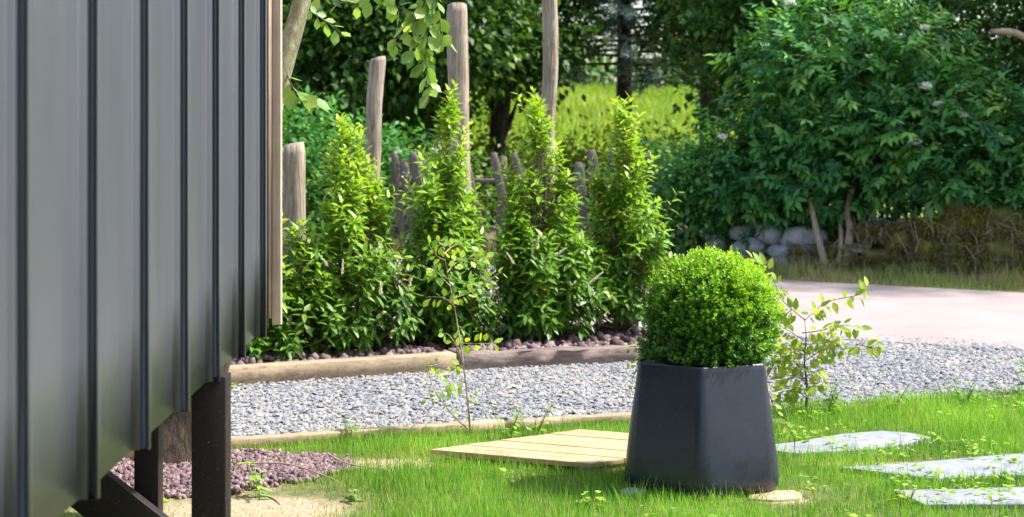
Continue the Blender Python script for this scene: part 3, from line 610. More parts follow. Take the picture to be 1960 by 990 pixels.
for pts, n in [([s1(835, 750), s1(855, 750), s1(868, 752)], 6), ([s1(822, 725), s1(835, 720), s1(850, 722)], 5), ([s1(815, 705), s1(822, 698), s1(836, 698)], 6), ([s1(845, 765), s1(830, 762), s1(815, 762)], 6)]: S.append((pts, .002, n, .034, .1))
sapling('young_sapling', 'thin young sapling growing between the low timber and the deck', b0, S, 'weed', (.35, .55, .75, .9), OVAL, 'deadtwig', 'sapling_leaf')
def s2(px, py): a, b_ = fp(px, py, 9.0); return (a, 9.0+rng.normal(0, .05), b_)
b0 = s2(1543, 800); b0 = (b0[0], 9., 0.)
S = [([b0, s2(1545, 740), s2(1538, 690), s2(1538, 640), s2(1540, 610)], .008, 0, 0, 0)]
for pts, n in [([s2(1540, 612), s2(1515, 592), s2(1495, 570), s2(1480, 535), s2(1462, 510), s2(1430, 490)], 22), ([s2(1540, 612), s2(1560, 600), s2(1590, 580), s2(1640, 562), s2(1664, 553)], 17), ([s2(1538, 640), s2(1570, 628), s2(1610, 622), s2(1645, 628)], 13),
               ([s2(1538, 660), s2(1580, 655), s2(1605, 640)], 11), ([s2(1538, 690), s2(1580, 668), s2(1625, 672)], 13), ([s2(1538, 680), s2(1510, 660), s2(1480, 655)], 12), ([s2(1538, 710), s2(1515, 690), s2(1470, 700)], 12),
               ([s2(1540, 720), s2(1560, 705), s2(1580, 690)], 7), ([s2(1536, 650), s2(1505, 630), s2(1478, 615)], 10), ([s2(1640, 660), s2(1655, 658), s2(1684, 657)], 6), ([s2(1625, 672), s2(1632, 665), s2(1640, 660)], 0), ([s2(1541, 730), s2(1520, 720), s2(1495, 725)], 8),
               ([s2(1515, 592), s2(1500, 600), s2(1485, 590)], 7), ([s2(1540, 745), s2(1515, 740), s2(1488, 750)], 8), ([s2(1543, 760), s2(1525, 752), s2(1505, 762)], 7), ([s2(1541, 735), s2(1558, 730), s2(1572, 722)], 5), ([s2(1538, 670), s2(1505, 672), s2(1482, 682)], 10)]: S.append((pts, .003, int(n*2.0), .060, .45))
sapling('yellow_sapling', 'yellow green sapling with arching twigs standing behind the planter', b0, S, 'sapling', (.15, .4, .6, .85), LANCE if False else leafT(.26, .05, .25), 'twig', 'sapling_leaf')
# trailing stems beside the pot
def s3(px, py, y): a, b_ = fp(px, py, y); return (a, y, max(b_, .01))
S = [([s3(1480, 700, 7.75), s3(1466, 730, 7.75), s3(1478, 770, 7.75), s3(1490, 795, 7.75), s3(1505, 812, 7.75), s3(1520, 838, 7.75)], .003, 16, .036, .4), ([s3(1480, 700, 7.75), s3(1475, 660, 7.75), s3(1490, 640, 7.75)], .003, 6, .04, .3), ([s3(1520, 838, 7.75), s3(1521, 850, 7.75), s3(1522, 875, 7.75)], .003, 0, .03, .3)]
sapling('trailing_weed', 'yellowish trailing weed hanging beside the planter near the pointed flagstone', s3(1522, 875, 7.75), S, 'sapling', (.4, .7, .95), OVAL, 'twig', 'weed_leaf')
S = [([s3(1240, 655, 7.5), s3(1222, 662, 7.48), s3(1205, 664, 7.45)], .002, 8, .022, .2), ([s3(1240, 650, 7.5), s3(1222, 690, 7.5), s3(1216, 715, 7.5), s3(1196, 738, 7.5)], .002, 13, .02, .2), ([s3(1240, 660, 7.5), s3(1225, 685, 7.5), s3(1196, 694, 7.5)], .002, 7, .02, .2)]
tw_ = sapling('trailing_sprig', 'small leafy sprig hanging over the planter rim on the deck side', s3(1240, 655, 7.5), S, 'weed', (.2, .5, .9), OVAL, 'twig', 'sprig_leaf')

# ------------------------------------------------------------------ weeds
def weed(x, y, h, label, seed, nst=3, sz=.05, lean=.25, tones=(.15, .4, .6), z0=.0):
    r = np.random.default_rng(seed); t_ = thing('weed', label, 'weed', (x, y, z0)); lv_ = leaf_variants('weed_leaf', LANCE, M['weed'], tones)
    for i in range(nst):
        a_ = r.uniform(0, 6.28); hh = h*1.15*r.uniform(.6, 1); e = A([x+lean*hh*math.cos(a_), y+lean*hh*math.sin(a_), z0+hh]); b0 = A([x+.01*math.cos(a_), y+.01*math.sin(a_), z0-.005])
        V, F = tube(bend([b0, (b0+e)/2+A([0, 0, .1*hh]), e], 7), np.linspace(.003, .0012, 7), 5); st_o = part('stem', V, F, M['weedstem'], t_, True)
        k = max(4, int(hh/.025))
        for j in range(k):
            f = .25+.75*(j+.5)/k; pz = b0*(1-f)+e*f; th = j*2.4+r.uniform(0, .6); d = A([math.cos(th), math.sin(th), .25-.5*(1-f)])
            leaf_obj_set(st_o, lv_[int(r.integers(len(lv_)))], [(pz, d, A([0, 0, 1.])+r.normal(0, .15, 3), sz*1.3*r.uniform(.7, 1.2)*(1.1-.4*f))])
weed(-.752, 8.26, .105, 'nettle-like weed rising from the gravel by the low timber', 1, 4, .055, .3)
weed(-1.0, 7.02, .13, 'pale weed sprouting from bare sand beside the cabin post', 2, 4, .05, .5, (.3, .6, .8))
weed(-.02, 8.28, .16, 'airy weed clump at the back corner of the deck, beside the sapling', 3, 6, .04, .5, (.2, .5, .7), .0)
weed(.10, 8.36, .19, 'tall wispy weed behind the wooden deck', 4, 5, .035, .6, (.3, .6, .8))
weed(-1.42, 6.95, .07, 'small weed seen between the two black posts', 5, 3, .05, .4)
weed(-1.33, 7.55, .05, 'tiny weed at the foot of the lichen covered trunk', 6, 3, .03, .4)
weed(2.83, 9.65, .20, 'upright weed at the far end of the lawn edge by the road', 7, 4, .06, .3)
weed(2.35, 9.25, .14, 'broad weed on the lawn edge midway to the upright weed', 8, 5, .05, .5)
weed(1.98, 9.2, .12, 'bushy weed on the lawn edge above the pointed flagstone', 9, 5, .045, .6)
weed(1.60, 9.05, .16, 'leafy weed at the foot of the yellow green sapling', 10, 6, .055, .6, (.05, .3, .5))
weed(2.0, 7.30, .06, 'yellow tipped weed growing over the long flagstone', 11, 4, .05, .6, (.5, .8, .95))
weed(1.53, 6.9, .07, 'bright yellow weed at the corner of the straight edged flagstone', 12, 4, .05, .6, (.7, .9, 1))
weed(.30, 6.85, .07, 'small pointed weed in the grass in front of the deck corner', 13, 4, .05, .6, (.5, .8, 1))
weed(-1.58, 10.05-.13, .04, 'flat weed against the pale bed timber by the cabin', 14, 4, .045, 1., (.3, .6))
weed(-.62, 6.98, .05, 'grey green weed on dry ground between the purple pebbles and the lawn', 15, 4, .045, .8, (.1, .4))
# dry stalks on the ground
def stalk(pts, rad, label):
    V, F = tube(bend(pts, 16), np.linspace(rad, rad*.4, 16), 5); c = A(pts).mean(0); single('dry_stalk', V, F, M['deadtwig'], label, 'stalk', (c[0], c[1], 0), smooth=True)
stalk([(-1.17, 7.5, .05), (-.95, 7.47, .055), (-.75, 7.3, .03), (-.68, 7.22, .012)], .004, 'long dry stalk lying across the purple pebbles')
stalk([(-.80, 7.72, .05), (-.7, 7.6, .03), (-.5, 7.52, .015), (-.35, 7.52, .012)], .004, 'dark dry stalk lying from the pebbles onto the sand')
stalk([(-1.0, 7.12, .008), (-.93, 6.98, .008), (-.9, 6.9, .008)], .004, 'short dry stalk on the bare sand')

# ------------------------------------------------------------------ lawn grass
r = np.random.default_rng(99)
n = 294000; P = np.stack([r.uniform(-2.2, 4.4, n), r.uniform(5.7, 9.9, n), np.full(n, .003)], 1)
P = P[P[:, 1] < t_low(P[:, 0])+np.where(P[:, 0] > 1.1, .17, -.005)+np.where(P[:, 0] > 1.1, .14*noise(P[:, :2], 1.1), 0)]
g2 = P[:, :2]; n1 = noise(g2, .45); n2_ = noise(g2+7, 1.3)
sand = np.exp(-(((g2[:, 0]+.95)/.42)**2+((g2[:, 1]-6.85)/.32)**2))*1.5+np.exp(-(((g2[:, 0]+.55)/.25)**2+((g2[:, 1]-7.72)/.14)**2))*1.3
sand = sand*.72+np.clip((-.6-g2[:, 0])*.8, 0, .5)+.6*np.exp(-(((g2[:, 0]-1.08)/.13)**2+((g2[:, 1]-6.98)/.11)**2))+.45*np.exp(-(((g2[:, 0]-1.7)/.5)**2+((g2[:, 1]-7.72)/.07)**2))
dens = np.clip(1.0+.25*n1+.15*n2_-sand*1.0+.45*np.clip(sand, 0, 1)*noise(g2+5, 2.7), .07, 1)
keep = r.random(len(P)) < dens
for poly in ([tuple(dL), tuple(dL+ex), tuple(dL+ex+ey), tuple(dL+ey)], pebpoly): keep &= ~(inpoly(g2, poly) & (r.random(len(P)) > .03))
keep &= ~inpoly(g2, [tuple(dL), tuple(dL+ex), tuple(dL+ex+ey), tuple(dL+ey)])
for o in [o for o in C.objects if o.name.startswith('flagstone')]:
    q = A([v.co for v in o.data.vertices])[:, :2]+A(o.location)[:2]; c = q.mean(0); an = np.arctan2(*(q-c).T[::-1]); od = np.argsort(an); q2 = q[od]
    keep &= ~inpoly(g2, c+(q2-c)*.985)
keep &= np.hypot(g2[:, 0]-PC[0], g2[:, 1]-PC[1]) > .285
P = P[keep]; g2 = P[:, :2]; n = len(P); sand = sand[keep]; n1 = n1[keep]
h = r.lognormal(math.log(.036), .38, n)*(1+.3*n1)*np.clip(1.05-.55*sand, .3, 1.1); h = np.clip(h*(1+.35*(r.random(n) < .08)), .008, .11)
bt = A([(-.5, 0, 0), (.5, 0, 0), (-.38, .0, .55), (.38, 0, .55), (0, 0, 1)]); bt_b = A([0, 0, .12, .12, .42])
a_ = r.uniform(0, 6.28, n); bd = r.uniform(0, 6.28, n); bl = r.uniform(.1, 1.1, n); wd = r.uniform(.0018, .0036, n)
V = np.zeros((n, 5, 3)); V[:, :, 0] = P[:, None, 0]+bt[None, :, 0]*(wd*np.cos(a_))[:, None]+bt_b[None]*(h*bl*np.cos(bd))[:, None]
V[:, :, 1] = P[:, None, 1]+bt[None, :, 0]*(wd*np.sin(a_))[:, None]+bt_b[None]*(h*bl*np.sin(bd))[:, None]; V[:, :, 2] = P[:, None, 2]+bt[None, :, 2]*h[:, None]
o5 = np.arange(n)[:, None]*5; F = [(o5+np.array([[0, 1, 3, 2]])).reshape(-1, 4), (o5+np.array([[2, 3, 4]])).reshape(-1, 3)]
tone = np.clip(.55+.25*noise(g2+3, .5)+.12*noise(g2, 1.9)+r.normal(0, .17, n), .2, 1); dry = r.random(n) < .09+.5*np.clip(sand, 0, 1); tone[dry] = r.uniform(0, .16, dry.sum())
setting('lawn_grass', V.reshape(-1, 3), F, M['grass'], 'stuff', 'fresh green lawn grass', 'grass', np.repeat(tone, 5))
nc = 1100; cp = np.stack([r.uniform(-.6, 4.3, nc), r.uniform(6.0, 9.6, nc), np.zeros(nc)], 1); cp = cp[(cp[:, 1] < t_low(cp[:, 0])-.02) & (noise(cp[:, :2]+2, .8)+.35*(cp[:, 0]-1.4) > .25) & (np.hypot(cp[:, 0]-PC[0], cp[:, 1]-PC[1]) > .42)]
cp = cp[~inpoly(cp[:, :2], [tuple(dL), tuple(dL+ex), tuple(dL+ex+ey), tuple(dL+ey)])]
k = 7; P = (cp[:, None]+r.normal(0, .022, (len(cp), k, 3))*A([1, 1, 0])).reshape(-1, 3); P[:, 2] = r.uniform(.02, .055, len(P)); d = unit(np.stack([r.normal(0, 1, len(P)), r.normal(0, 1, len(P)), r.normal(.2, .2, len(P))], 1))
V, F, T = scatter(*LEAF4, P, fr(d, A([0, 0, 1.])+r.normal(0, .3, (len(P), 3))), r.uniform(.018, .04, len(P)), np.clip(r.normal(.5, .25, len(P)), 0, 1))
setting('lawn_clover', V, F, M['weed'], 'stuff', 'low clover and broad-leaved weeds mixed into the lawn', 'clover', T)
# verge grass beyond the road
n = 26000; x = r.uniform(-3, 7, n); y = road_far(x)+r.uniform(-.03, 1, n)**1.3*1.7; P = np.stack([x, y, np.zeros(n)], 1); g2 = P[:, :2]
h = r.lognormal(math.log(.085), .4, n)*(1+.5*noise(g2, .6))*np.clip((y-road_far(x))/.5, .35, 1.3); wd = r.uniform(.004, .009, n); a_ = r.uniform(0, 6.28, n); bd = r.uniform(0, 6.28, n); bl = r.uniform(.2, 1.6, n)
V = np.zeros((n, 5, 3)); V[:, :, 0] = P[:, None, 0]+bt[None, :, 0]*(wd*np.cos(a_))[:, None]+bt_b[None]*(h*bl*np.cos(bd))[:, None]
V[:, :, 1] = P[:, None, 1]+bt[None, :, 0]*(wd*np.sin(a_))[:, None]+bt_b[None]*(h*bl*np.sin(bd))[:, None]; V[:, :, 2] = P[:, None, 2]+bt[None, :, 2]*h[:, None]
o5 = np.arange(n)[:, None]*5; F = [(o5+np.array([[0, 1, 3, 2]])).reshape(-1, 4), (o5+np.array([[2, 3, 4]])).reshape(-1, 3)]
setting('verge_grass', V.reshape(-1, 3), F, M['verge'], 'stuff', 'dry straw and green verge grass along the far road edge', 'grass', np.repeat(np.clip(.42+.32*noise(g2, .35)+r.normal(0, .18, n), 0, 1), 5))

# ------------------------------------------------------------------ stone bank
def bank_y(x): return road_far(x)+1.35
r = np.random.default_rng(55)
xs = np.linspace(1.4, 9, 39); V = []
for x in xs:
    y = bank_y(x); top = np.interp(x, [1.4, 2.6, 3.6, 4.3, 9], [.30, .36, .42, .62, .7])
    for j, (dy, z) in enumerate([(.12, -.02), (.22, .5), (.4, .95), (.9, 1.05), (3.5, .9), (4.2, -.03)]): V.append((x+dy*.45, y+dy+.06*r.normal(), (z*top if z > 0 else z)+(.04*r.normal() if 0 < j < 4 else 0)))
k = 6; F = [[i*k+j, (i+1)*k+j, (i+1)*k+j+1, i*k+j+1] for i in range(len(xs)-1) for j in range(k-1)]
setting('earth_bank', V, np.array(F), M['earth'], label='low earth bank along the far side of the road', smooth=True)
wall = thing('stone_bank', 'tumbled stone bank under the elder, grey stones at one end, mossy beyond', 'stone wall', (3.2, bank_y(3.2)+.2, 0))
x = 2.05
while x < 6.4:
    top = np.interp(x, [1.4, 2.6, 3.6, 4.3, 9], [.30, .36, .42, .62, .7]); z = .03; lvl = 0
    while z < top:
        sx_ = r.uniform(.09, .24); sz_ = r.uniform(.05, .14); dy = .1+z*.42
        VV = ICO2[0]; VV = np.sign(VV)*np.abs(VV)**.8; VV = VV*(1+.26*noise(VV+r.uniform(0, 50), .5)[:, None])
        a_ = r.normal(-.5, .25); ca, sa = math.cos(a_), math.sin(a_); VV = VV*A([sx_, r.uniform(.1, .16), sz_]); VV = VV@A([[ca, sa, 0], [-sa, ca, 0], [0, 0, 1]])
        xx = x+r.normal(0, .05); part('stone', VV+A([xx+dy*.4, bank_y(xx)+dy+r.normal(0, .03), z+sz_*.6]), ICO2[1], M['stone'], wall, True, np.full(len(VV), float(np.interp(x, [2.5, 2.9, 3.3], [-.15, .3, .8])+r.normal(0, .1))))
        z += sz_*1.55
    x += r.uniform(.24, .42)
ug = thing('bank_ivy', 'ivy and undergrowth trailing over the stone bank below the elder', 'ivy', (3.4, bank_y(3.4)+.6, .4))
bl_ = [(x_, bank_y(x_)+.62, float(np.interp(x_, [2, 3.4, 4.4, 7], [.5, .56, .86, .95]))+r.uniform(-.05, .08), .32, .3, r.uniform(.14, .26)) for x_ in np.arange(2.0, 7, .42)]
# dry brush hanging on the bank
acc = Acc()
for i in range(260):
    x = r.uniform(2.1, 6.2); x = x if r.random() < .25 else r.uniform(3.3, 6.2); y = bank_y(x)+r.uniform(-.05, .35); z = r.uniform(.02, .5); L = r.uniform(.12, .38); d = unit(A([r.normal(0, .35), -.4+r.normal(0, .2), r.normal(-.7, .6)]))
    p0 = A([x, y, z+.08]); p2 = p0+d*L; p2[2] = max(p2[2], .01); V, F = tube(bend([p0, (p0+p2)/2+r.normal(0, .04, 3), p2], 6), np.linspace(.0035, .0012, 6), 4, cap=False); acc.add(V, F)
V, F = acc.get(); setting('dry_brush', V, F, M['deadtwig'], 'stuff', 'dry twigs and roots tangled over the stone bank', 'twigs')

# moss and dry grass tufts on the bank
n = 24000; x = r.uniform(2.75, 6.8, n); f = r.random(n); tp_ = np.interp(x, [1.4, 2.6, 3.6, 4.3, 9], [.30, .36, .42, .62, .7]); z = tp_*np.clip(f*1.2, 0, 1.05); y = bank_y(x)-.05+.42*z+r.normal(0, .03, n)
ok = noise(np.stack([x*1.0, z*2.2], 1), .8)+.25*(x-3.6) > -.1; x, y, z = x[ok], y[ok], z[ok]; n = len(x); P = np.stack([x, y, z], 1)
d = unit(np.stack([r.normal(0, .5, n), -.6+r.normal(0, .3, n), r.normal(.25, .5, n)], 1)); blade = (A([(-.5, 0, 0), (.5, 0, 0), (0, 1, -.3)]), np.array([[0, 1, 2]]))
V, F, T = scatter(*blade, P, fr(d, A([0, 0, 1.])+r.normal(0, .3, (n, 3))), np.stack([r.uniform(.006, .014, n), r.uniform(.03, .09, n), r.uniform(.03, .09, n)], 1), np.clip(.42+.3*noise(np.stack([x, z*2], 1), 1.1)+r.normal(0, .12, n), 0, 1))
setting('bank_moss', V, F, M['moss'], 'stuff', 'olive moss and dry grass tufts growing on the stone bank', 'moss', T)

# ------------------------------------------------------------------ leaf clouds for shrubs and trees
def cloud(blobs, per_m3, tpl, size, r, out=.6, down=.1, cl=.16, k=14, tb=.45, ts=.2):
    """leaf clumps spread through ellipsoids (cx,cy,cz,rx,ry,rz), denser at the skin"""
    PP = []; DD = []; TT = []
    for b_ in blobs:
        c = A(b_[:3]); s = A(b_[3:6]); nc = int(per_m3*4.19*s.prod())
        q = rdir(nc, r); lump = 1+.22*noise(q*1.3+c, .7)+.12*noise(q*2+c, 1.7)
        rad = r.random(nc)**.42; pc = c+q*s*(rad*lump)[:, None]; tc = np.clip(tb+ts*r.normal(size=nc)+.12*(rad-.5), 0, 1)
        pp = pc[:, None]+r.normal(0, cl, (nc, k, 3))*A([1, 1, .7]); PP.append(pp.reshape(-1, 3))
        DD.append(unit(q[:, None]*out+A([0, 0, -down])+r.normal(0, .55, (nc, k, 3))).reshape(-1, 3)); TT.append(np.clip(np.repeat(tc, k)+r.normal(0, .08, nc*k), 0, 1))
    P = np.concatenate(PP); D = np.concatenate(DD); T = np.concatenate(TT); ok = P[:, 2] > .03; P, D, T = P[ok], D[ok], T[ok]
    return scatter(*tpl, P, fr(D, A([0, 0, 1.])+r.normal(0, .45, D.shape)), r.uniform(.7, 1.25, len(P))*size, T)
def compound(blobs, n, r, size=.11, tb=.4):
    """elder: pinnate leaves of seven leaflets"""
    w_ = A([np.prod(b[3:6])**.67 for b in blobs]); w_ = w_/w_.sum(); PP = []; QQ = []
    for b_, f in zip(blobs, w_):
        k = int(n*f); q = rdir(k, r); q[:, 1] = -np.abs(q[:, 1])*np.where(r.random(k) < .8, 1, -1); q = unit(q); lump = 1+.25*noise(q*1.5+A(b_[:3]), .8)
        PP.append(A(b_[:3])+q*A(b_[3:6])*((r.random(k)**.3)*lump)[:, None]); QQ.append(q)
    P = np.concatenate(PP); Q = np.concatenate(QQ); m_ = len(P); top = np.clip((P[:, 2]-.8)/1.8, 0, 1)
    D = unit(Q*.8+A([0, 0, .3])+r.normal(0, .65, Q.shape)); D[:, 2] -= .15; D = unit(D); Nn = unit(A([0, 0, 1.])+Q*.5+r.normal(0, .3, Q.shape)); X_ = unit(np.cross(D, Nn)); tone = np.clip(tb-.06+.30*r.normal(size=m_)+.2*top, 0, 1)
    acc = Acc(); s = size*r.uniform(.75, 1.2, m_)
    for t, sd_ in ((.35, -1), (.35, 1), (.75, -1), (.75, 1), (1.1, -1), (1.1, 1), (1.25, 0)):
        d = unit(D*(.5 if sd_ else 1.)+X_*sd_*.9+A([0, 0, -.18])+r.normal(0, .18, D.shape)); loc = P+D*(s*t*1.3)[:, None]
        V, F, T = scatter(*leafT(.22, .04, .22, (0, .42, 1), (.08, 1, 0)), loc, fr(d, Nn), s, np.clip(tone+r.normal(0, .05, m_), 0, 1)); acc.add(V, F, T)
    V, F = acc.get(); return V, F, acc.tones()
r = np.random.default_rng(123)
elder = thing('elder_bush', 'large elder bush with flat white flower heads above the stone bank', 'bush', (3.6, 18., .4))
eb = [(3.3, 17.85, .95, .75, .5, .42), (4.3, 17.5, 1.08, .8, .5, .40), (5.3, 17.2, 1.12, .8, .5, .36), (2.5, 18.1, .85, .5, .4, .42), (3.3, 18.1, 1.35, .95, .8, .85), (4.4, 17.6, 1.3, .95, .8, .75), (3.1, 18.2, 2.1, .75, .7, .65), (2.5, 18.5, .95, .7, .6, .6), (5.4, 17.2, 1.15, .8, .7, .6), (3.9, 18.0, 2.1, .7, .7, .6)]
V, F, T = compound(eb, 4000, r, .115); part('foliage', V, F, M['elder'], elder, tone=T, kind='stuff', smooth=True)
def e1(px, py, y=17.6): a, b_ = fp(px, py, y); return (a, y, b_)
for pts, r0 in (([e1(1580, 512, 17.45), e1(1566, 455, 17.5), e1(1554, 400, 17.6), e1(1540, 330, 17.9)], .042), ([e1(1618, 512, 17.4), e1(1628, 440, 17.5), e1(1622, 400, 17.6), e1(1650, 290, 18)], .05), ([e1(1604, 512, 17.4), e1(1610, 450, 17.5), e1(1600, 380, 17.8)], .03), ([e1(1590, 512, 17.45), e1(1640, 440, 17.6), e1(1700, 330, 17.8)], .025)):
    V, F = tube(bend(pts, 10), np.linspace(r0, r0*.45, 10), 8, .04, r); part('stem', V, F, M['deadtwig'], elder, True)
for (px, py, s_) in ((1772, 165, .075), (1752, 272, .07), (1795, 200, .04), (1383, 262, .05), (1512, 5, .06), (1770, 52, .04), (1845, 222, .05)):
    c = A(e1(px, py, 17.0 if px > 1700 else 17.6)); n = 160; q = np.clip(r.normal(0, .4, (n, 3)), -.8, .8)*A([1, .6, .38]); V, F, T = scatter(*LEAF2, c+q*s_, fr(rdir(n, r)+A([0, -.4, .6]), rdir(n, r)), np.full(n, .026), r.random(n)); part('flower_head', V, F, M['elderflower'], elder, tone=T)
V, F, T = cloud(bl_, 420, LEAF4, .065, r, tb=.45, cl=.09); part('foliage', V, F, M['elder'], ug, tone=T, kind='stuff')
hedge = thing('dark_hedge_bush', 'low dark bush spilling over the picket fence beside the elder', 'bush', (1.75, 18.8, 0))
V, F, T = cloud([(1.85, 18.5, .6, .55, .45, .6), (1.5, 18.2, .75, .5, .4, .55), (2.2, 18.4, .95, .5, .5, .5), (1.35, 18.9, .6, .4, .4, .5)], 190, LEAF4, .075, r, tb=.35); part('foliage', V, F, M['elder'], hedge, tone=T, kind='stuff')

def tree_thing(name, label, base, th, tr, blobs, mat, dens, size, tb=.45, cat='tree', tpl=LEAF4, cl=.2, k=14, group=None, kids=True, lean=(0, 0)):
    t_ = thing(name, label, cat, base, group); b0 = A(base)
    tp = bend([b0+A([0, 0, -.1]), b0+A([lean[0]*.3, lean[1]*.3, th*.4]), b0+A([lean[0], lean[1], th])], 10)
    V, F = tube(tp, np.linspace(tr, tr*.35, 10), 9, .05, r); part('trunk', V, F, M['darkbark'], t_, True)
    for b_ in blobs:
        c = A(b_[:3]); i = int(np.clip((c[2]-b0[2])/th*6, 2, 8)); V, F = tube(bend([tp[i], (tp[i]+c)/2+r.normal(0, .1, 3), c], 7), np.linspace(tr*.35, tr*.08, 7), 6, .04, r); part('limb', V, F, M['darkbark'], t_, True)
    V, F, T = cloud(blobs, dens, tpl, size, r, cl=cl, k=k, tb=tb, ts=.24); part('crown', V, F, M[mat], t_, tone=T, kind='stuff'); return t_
G = 'trees beyond the road'
tree_thing('leafy_tree', 'dense dark tree rising behind the bent wooden post', (-1.9, 22.5, 0), 4.2, .16, [(-2.4, 22.9, 1.3, 1.4, .7, 1.1), (-2.2, 22.3, 2.6, 1.5, 1.2, 1.1), (-.9, 22.6, 2.75, 1.2, 1.1, .9), (-3.2, 23, 3.6, 1.5, 1.3, 1.2), (-1.2, 23, 4.4, 1.8, 1.4, 1.2)], 'dark_tree', 66, .135, .5, group=G)
tree_thing('leafy_tree', 'dark tree between the square-topped post and the tallest post', (-.2, 24.5, 0), 4.6, .14, [(-1.5, 24.8, 1.6, .8, .7, .9), (.3, 24.6, 2.7, .8, .9, .7), (-.1, 24.2, 2.8, 1.1, 1.1, .95), (.5, 24.5, 3.9, 1.1, 1.2, .9), (-.4, 24.6, 4.6, 1.7, 1.3, 1.1), (.15, 23.6, 2.3, .6, .5, .45), (-1.2, 23.6, 1.9, .5, .5, .5)], 'dark_tree', 66, .135, .42, group=G)
tree_thing('leafy_tree', 'broad tree behind the top of the elder', (4.2, 21.5, 0), 4.4, .18, [(3.4, 21, 2.4, 1.1, 1.0, .9), (4.8, 20.7, 2.5, 1.4, 1.1, 1.1), (2.9, 21.3, 3.3, 1.1, 1.0, .8), (4.6, 21.5, 3.9, 1.7, 1.3, 1.2), (3.5, 20.6, 1.3, 1.1, .8, .8), (2.7, 21.2, 2.1, .7, .7, .7)], 'dark_tree', 60, .115, .5, group=G)
tree_thing('leafy_tree', 'ivy covered tree above the mossy end of the stone bank', (6.3, 19.5, 0), 4.4, .18, [(5.8, 18.9, 2.6, 1.2, 1.0, 1.1), (6.8, 18.8, 1.8, 1.1, .9, 1.0), (5.5, 19.2, 3.6, 1.3, 1.0, .9), (5.2, 19.0, 1.6, 1.0, .8, .8)], 'dark_tree', 62, .10, .5, group=G)
tree_thing('leafy_tree', 'tree overhanging the meadow between the spruce and the elder', (2.75, 25, .1), 4.8, .15, [(2.9, 24.6, 2.9, .9, 1.0, .8), (2.4, 25.2, 4.0, 1.0, 1.1, .8), (2.55, 25.6, 2.95, .55, .6, .5), (3.2, 24.8, 3.9, 1.2, 1.1, .9), (1.2, 25.0, 4.2, 1.2, 1.1, .7)], 'dark_tree', 66, .135, .45, group=G)
def bush(name, label, base, blobs, mat, dens, size, tb=.45, cl=.14, k=14, tpl=LEAF4, group=None):
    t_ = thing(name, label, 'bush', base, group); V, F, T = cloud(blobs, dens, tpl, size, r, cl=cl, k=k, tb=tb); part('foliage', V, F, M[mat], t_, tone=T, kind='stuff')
    acc = Acc()
    for b_ in blobs:
        for j in range(4):
            V, F = tube(bend([A(base)+r.normal(0, .05, 3)*A([1, 1, 0]), (A(base)+A(b_[:3]))/2+r.normal(0, .1, 3), A(b_[:3])+r.normal(0, .3, 3)*A(b_[3:6])], 6), np.linspace(.02, .005, 6), 5); acc.add(V, F)
    V, F = acc.get(); part('stems', V, F, M['darkbark'], t_, kind='stuff'); return t_
bush('ivy_bush', 'deep green ivy bush beyond the road behind the short post', (-2.2, 20.3, 0), [(-2.3, 20.3, .75, .9, .7, .75), (-1.6, 20.6, .95, .7, .6, .6), (-2.7, 20.4, 1.3, .7, .6, .5)], 'elder', 130, .095, .5)
bush('rose_bush', 'rambling bush dotted with small white blossom between two posts', (-.95, 20.2, 0), [(-.8, 20.2, .8, .5, .5, .55), (-.4, 20.3, .7, .45, .5, .5)], 'dark_tree', 90, .075, .75)
bush('sunlit_hedge', 'sunlit yellow green hedge at the foot of the spruce', (.9, 24.8, .05), [(.3, 24.9, .55, .8, .6, .8), (1.3, 25.1, .6, .9, .6, .75), (2.3, 25, .6, .8, .6, .8), (-.5, 24.8, .65, .7, .6, .85)], 'lit_bush', 110, .10, .5)
# blossom dots on the rambling bush
n = 14; cs = np.stack([r.uniform(-1.35, -.35, n), r.uniform(19.6, 19.8, n), r.uniform(.5, 1.45, n)], 1)
rb = [o for o in C.objects if o.name == 'rose_bush'][0]
for c in cs:
    k = 14; V, F, T = scatter(*LEAF2, c+r.normal(0, .018, (k, 3)), fr(rdir(k, r), rdir(k, r)), np.full(k, .03), r.random(k)); part('blossom', V, F, M['elderflower'], rb, tone=T)

